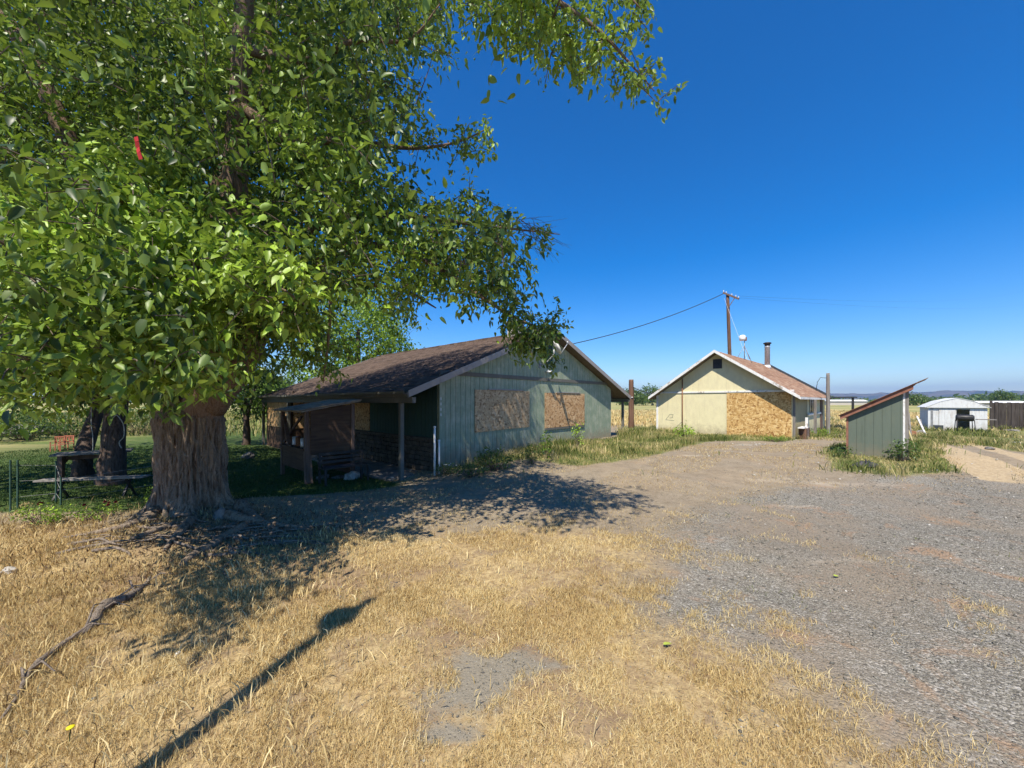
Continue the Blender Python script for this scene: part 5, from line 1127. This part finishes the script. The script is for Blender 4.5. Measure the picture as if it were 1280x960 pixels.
# gravel stones
def stones(name, XY, s, tint, m, label):
    n = len(XY); z = terrain_z(XY); base = np.array([[1, 0, 0], [0, 1, 0], [-1, 0, 0], [0, -1, 0], [0, 0, .8], [0, 0, -.8], [.6, .6, .35], [-.6, .55, .4]])[:6]
    V = base[None] * (1 + rng.uniform(-.35, .35, (n, 6, 1))) * s[:, None, None] * np.array([1, .8, .6]); a = rng.uniform(0, 2 * np.pi, n); c, q = np.cos(a)[:, None], np.sin(a)[:, None]
    X = V[..., 0] * c - V[..., 1] * q; Yv = V[..., 0] * q + V[..., 1] * c
    V = np.stack([X + XY[:, :1], Yv + XY[:, 1:], V[..., 2] + z[:, None] + s[:, None] * .2], -1).reshape(-1, 3)
    o = (np.arange(n) * 6)[:, None]; T = np.concatenate([o + np.array([f]) for f in ([0, 1, 4], [1, 2, 4], [2, 3, 4], [3, 0, 4], [1, 0, 5], [2, 1, 5], [3, 2, 5], [0, 3, 5])])
    col = np.repeat(np.stack([tint, tint, tint, np.ones(n)], -1), 6, axis=0)
    return tag(np_mesh(name, V, [T], m, None, col), label, None, None, 'stuff')
def d_grav(x, y): return np.clip(sm(grid_val(Zv, x, y) + (pn(x, y, 3.3, 3) - .5) * .9, .3, .75) * np.clip(4.2 / y, .05, 1) * (.35 + .65 * pn(x, y, 1.3, 8)) + .10 * (y < 7) + .9 * grid_val(Zb, x, y), 0, 1) * in_view(x, y)
XY = scatter(330000, -3.5, 13, 1.6, 12, d_grav); s_ = rng.uniform(.002, .0062, len(XY)) * (1 + .12 * XY[:, 1]) * np.where(rng.uniform(size=len(XY)) < .05, rng.uniform(1.6, 2.8, len(XY)), 1)
GR = m_tint('crushed_gravel_stone', [(0, (.07, .066, .06)), (.4, (.17, .16, .13)), (.75, (.30, .28, .23)), (1, (.58, .54, .48))])
stones('gravel_stones', XY, s_, np.clip(rng.beta(1.6, 2.2, len(XY)), 0, 1), GR, 'loose crushed grey gravel on the yard')
XY = scatter(9000, 6, 16, 9.5, 17.5, lambda x, y: np.exp(-((grid_val(z3[..., 1], x, y) - 1) / .5) ** 2)); stones('chalky_rubble', XY, rng.uniform(.012, .05, len(XY)), rng.uniform(.6, 1, len(XY)), GR, 'pale chalky rubble in the dirt before the cottage')
# bark litter and dry leaves round the roots
XY = scatter(26000, -8, -2.2, 3.6, 8, lambda x, y: np.exp(-(((x + 4.4) / 1.8) ** 2 + ((y - 5.9) / 1.1) ** 2)))
blades('leaf_litter', XY, .02, .08, .018, 1.3, m_blade('litter', [(0, (.07, .045, .03)), (.6, (.22, .15, .09)), (1, (.42, .32, .2))], .1), 'brown leaf and bark litter round the mulberry roots', rng.uniform(0, 1, len(XY)), zoff=.004)

# ---------------------------------------------------------------- single plants
def bush(name, px, py, h, rx, ncl, L, m, lb, cat, group=None, flowers=None, D=None, per=9, tint=.55, z0=None):
    x, y = gp(px, py) if D is None else ((px - 640) / F * D, D); e = empty(name, (x, y, gz(x, y) if z0 is None else z0), 0, lb, cat, group)
    K = rng.normal(0, 1, (ncl, 3)); K /= np.linalg.norm(K, axis=1, keepdims=True); K *= rng.uniform(.25, 1, (ncl, 1)) ** .5; K = K * np.array([rx, rx * .8, h * .5]) + np.array([0, 0, h * .55]); K[:, 2] = np.maximum(K[:, 2], .03)
    mb = MB()
    for q in K: mb.tube([(q[0] * .15, q[1] * .15, -.03), (q[0] * .6, q[1] * .6, q[2] * .6), tuple(q)], [.006, .004, .002], 4, False)
    mb.build('stems', M['twig'], e)
    d = K.copy(); d[:, 2] = .25; d /= np.linalg.norm(d, axis=1, keepdims=True) + 1e-6
    leaf_object('foliage', [clusters_to_leaves(K, d, per, L * 2.2, L, spread=L * 1.6, tints=tint_for(K, tint))], m, e)
    if flowers:
        fm, nf, fr = flowers; 
        for q in K[np.argsort(-K[:, 2])[:nf]]:
            mb = MB()
            for (r_, zz) in ((1, 0), (.7, .35), (.4, .6)):
                for k in range(6):
                    a = k * math.pi / 3 + r_; c = Vector((math.cos(a), math.sin(a), 0)) * fr * r_; b = Vector((-math.sin(a), math.cos(a), 0)) * fr * .5
                    mb.add([(0, 0, zz * fr * .5), tuple(c * .7 + b + Vector((0, 0, fr * (.3 + zz)))), tuple(c + Vector((0, 0, fr * (.5 + zz)))), tuple(c * .7 - b + Vector((0, 0, fr * (.3 + zz))))], [(0, 1, 2, 3)])
            f = mb.build('flower', M[fm], e); f.location = tuple(q + np.array([0, 0, .04]))
    return e
M['rose'] = NT('dark_red_petal').set((.36, .01, .03), .6, .2); M['rose_dark'] = NT('faded_maroon_petal').set((.16, .02, .03), .8, .2); M['white_petal'] = NT('white_petal').set((.75, .75, .72), .6); M['yellow_petal'] = NT('yellow_petal').set((.8, .62, .02), .6)
bush('rose_bush', 52, 655, .30, .36, 46, .05, LEAF, 'sunlit green rose bush with one dark red bloom low among the leaves', 'rose', 'roses by the mulberry trunk', ('rose_dark', 1, .05))
bush('rose_bush', 122, 650, .26, .3, 34, .045, LEAF, 'rose bush with faded maroon blooms at the lawn edge', 'rose', 'roses by the mulberry trunk', ('rose_dark', 5, .035))
bush('rose_bush', 193, 636, .36, .2, 26, .045, LEAF, 'small rose bush with a bright red bloom touching the mulberry trunk', 'rose', 'roses by the mulberry trunk', ('rose', 2, .05))
bush('leafy_shrub', 618, 588, .55, .5, 60, .08, LEAF3, 'dark leafy shrub with small white flowers against the shaded green wall', 'shrub', 'shrubs against the green gable wall', ('white_petal', 5, .03))
bush('leafy_shrub', 590, 596, .3, .55, 50, .06, LEAF3, 'low dark shrub in front of the taller one at the shaded wall', 'shrub', 'shrubs against the green gable wall')
bush('leafy_shrub', 560, 592, .26, .4, 36, .06, LEAF3, 'sprawling low shrub by the farmhouse corner pipes', 'shrub', 'shrubs against the green gable wall', ('white_petal', 6, .03))
bush('tall_weed', 682, 574, .75, .14, 16, .09, LEAF2, 'upright bright green weed where shade meets sun on the gable wall', 'weed', 'tall weeds at the green gable')
bush('tall_weed', 722, 562, 1.0, .16, 16, .09, LEAF, 'thin dark stemmed weed below the second boarded window', 'weed', 'tall weeds at the green gable')
bush('tall_weed', 665, 580, .45, .3, 22, .07, LEAF3, 'broad dark weed clump left of the bright green one on the gable', 'weed', 'tall weeds at the green gable')
bush('tall_weed', 1128, 577, .55, .35, 40, .08, LEAF3, 'green broad leaved weed clump at the foot of the leaning stick', 'weed', 'weeds round the lean-to shed')
bush('tall_weed', 1053, 572, .28, .3, 26, .07, LEAF3, 'dark green weed in the shadow at the left foot of the lean-to', 'weed', 'weeds round the lean-to shed')
bush('tall_weed', 855, 546, .5, .5, 40, .1, LEAF, 'olive green weed clump against the yellow gable wall', 'weed', 'weeds at the yellow cottage', tint=.7)
bush('tall_weed', 970, 552, .22, .5, 50, .06, LEAF2, 'bright green low weed along the foot of the chipboard patch', 'weed', 'weeds at the yellow cottage')
bush('tall_weed', 1018, 545, .4, .6, 50, .08, LEAF2, 'bright green weed beside the grey service post', 'weed', 'weeds at the yellow cottage')
for (px, py, D, h, r_, lb) in ((30, 545, 22, 1.6, 2.2, 'brown green brush mound behind the boulders at the far lawn edge'), (85, 540, 24, 1.9, 2.6, 'rounded hedge bush behind the orange red chairs'), (180, 530, 26, 2.0, 2.8, 'hedge bush seen between the two dark trunks and the mulberry'), (-40, 540, 20, 1.8, 2.4, 'brush mound running off the left picture edge')):
    bush('hedge_bush', px, py, h, r_, 150, .17, LEAF3, lb, 'bush', 'bushes along the far lawn edge', D=D, per=10)
# the sprig of leaves in front of the gable lamp belongs to the mulberry's long branch; single fallen leaves on the ground
random.seed(77)
for (px, py, s_, lb) in ((830, 812, .04, 'yellow green fallen leaf on the straw edge near the gravel'), (1043, 723, .035, 'bright yellow leaf lying alone on the gravel')):
    x, y = gp(px, py); V, tr, qd = leaf_mesh(np.array([[0, 0, .02]]), np.array([[1.0, .3, .1]]), np.array([[0, 0, 1.0]]), np.array([s_ * 2]), np.array([s_ * 1.2]))
    o = np_mesh('fallen_leaf', V, [tr, qd], NT('yellow_green_leaf').set((.36, .42, .06), .6), None); o.location = (x, y, gz(x, y) + .01); tag(o, lb, 'leaf')
x, y = gp(86, 937); e = empty('dandelion', (x, y, gz(x, y)), 0, 'tiny yellow flower low in the dry foreground grass', 'flower'); MB().tube([(0, 0, 0), (.01, 0, .1)], .003, 5).build('stem', LAWN, e); MB().lathe([(.004, 0), (.02, .008), (.018, .014), (.004, .016)], 10, (.01, 0, .1)).build('bloom', M['yellow_petal'], e, True)

# ---------------------------------------------------------------- haze
hm = bpy.data.materials.new('thin_blue_air'); hm.use_nodes = True; ht = hm.node_tree; ht.nodes.remove(ht.nodes['Principled BSDF'])
pv = ht.nodes.new('ShaderNodeVolumePrincipled'); pv.inputs['Color'].default_value = (.42, .62, 1, 1); pv.inputs['Density'].default_value = .00014; pv.inputs['Anisotropy'].default_value = .2
ht.links.new(pv.outputs[0], ht.nodes['Material Output'].inputs['Volume'])
HZ = MB().box(-9000, 9000, -9000, 9000, -60, 320).build('haze', hm); tag(HZ, 'thin blue air haze over the plain', None, kind='stuff')
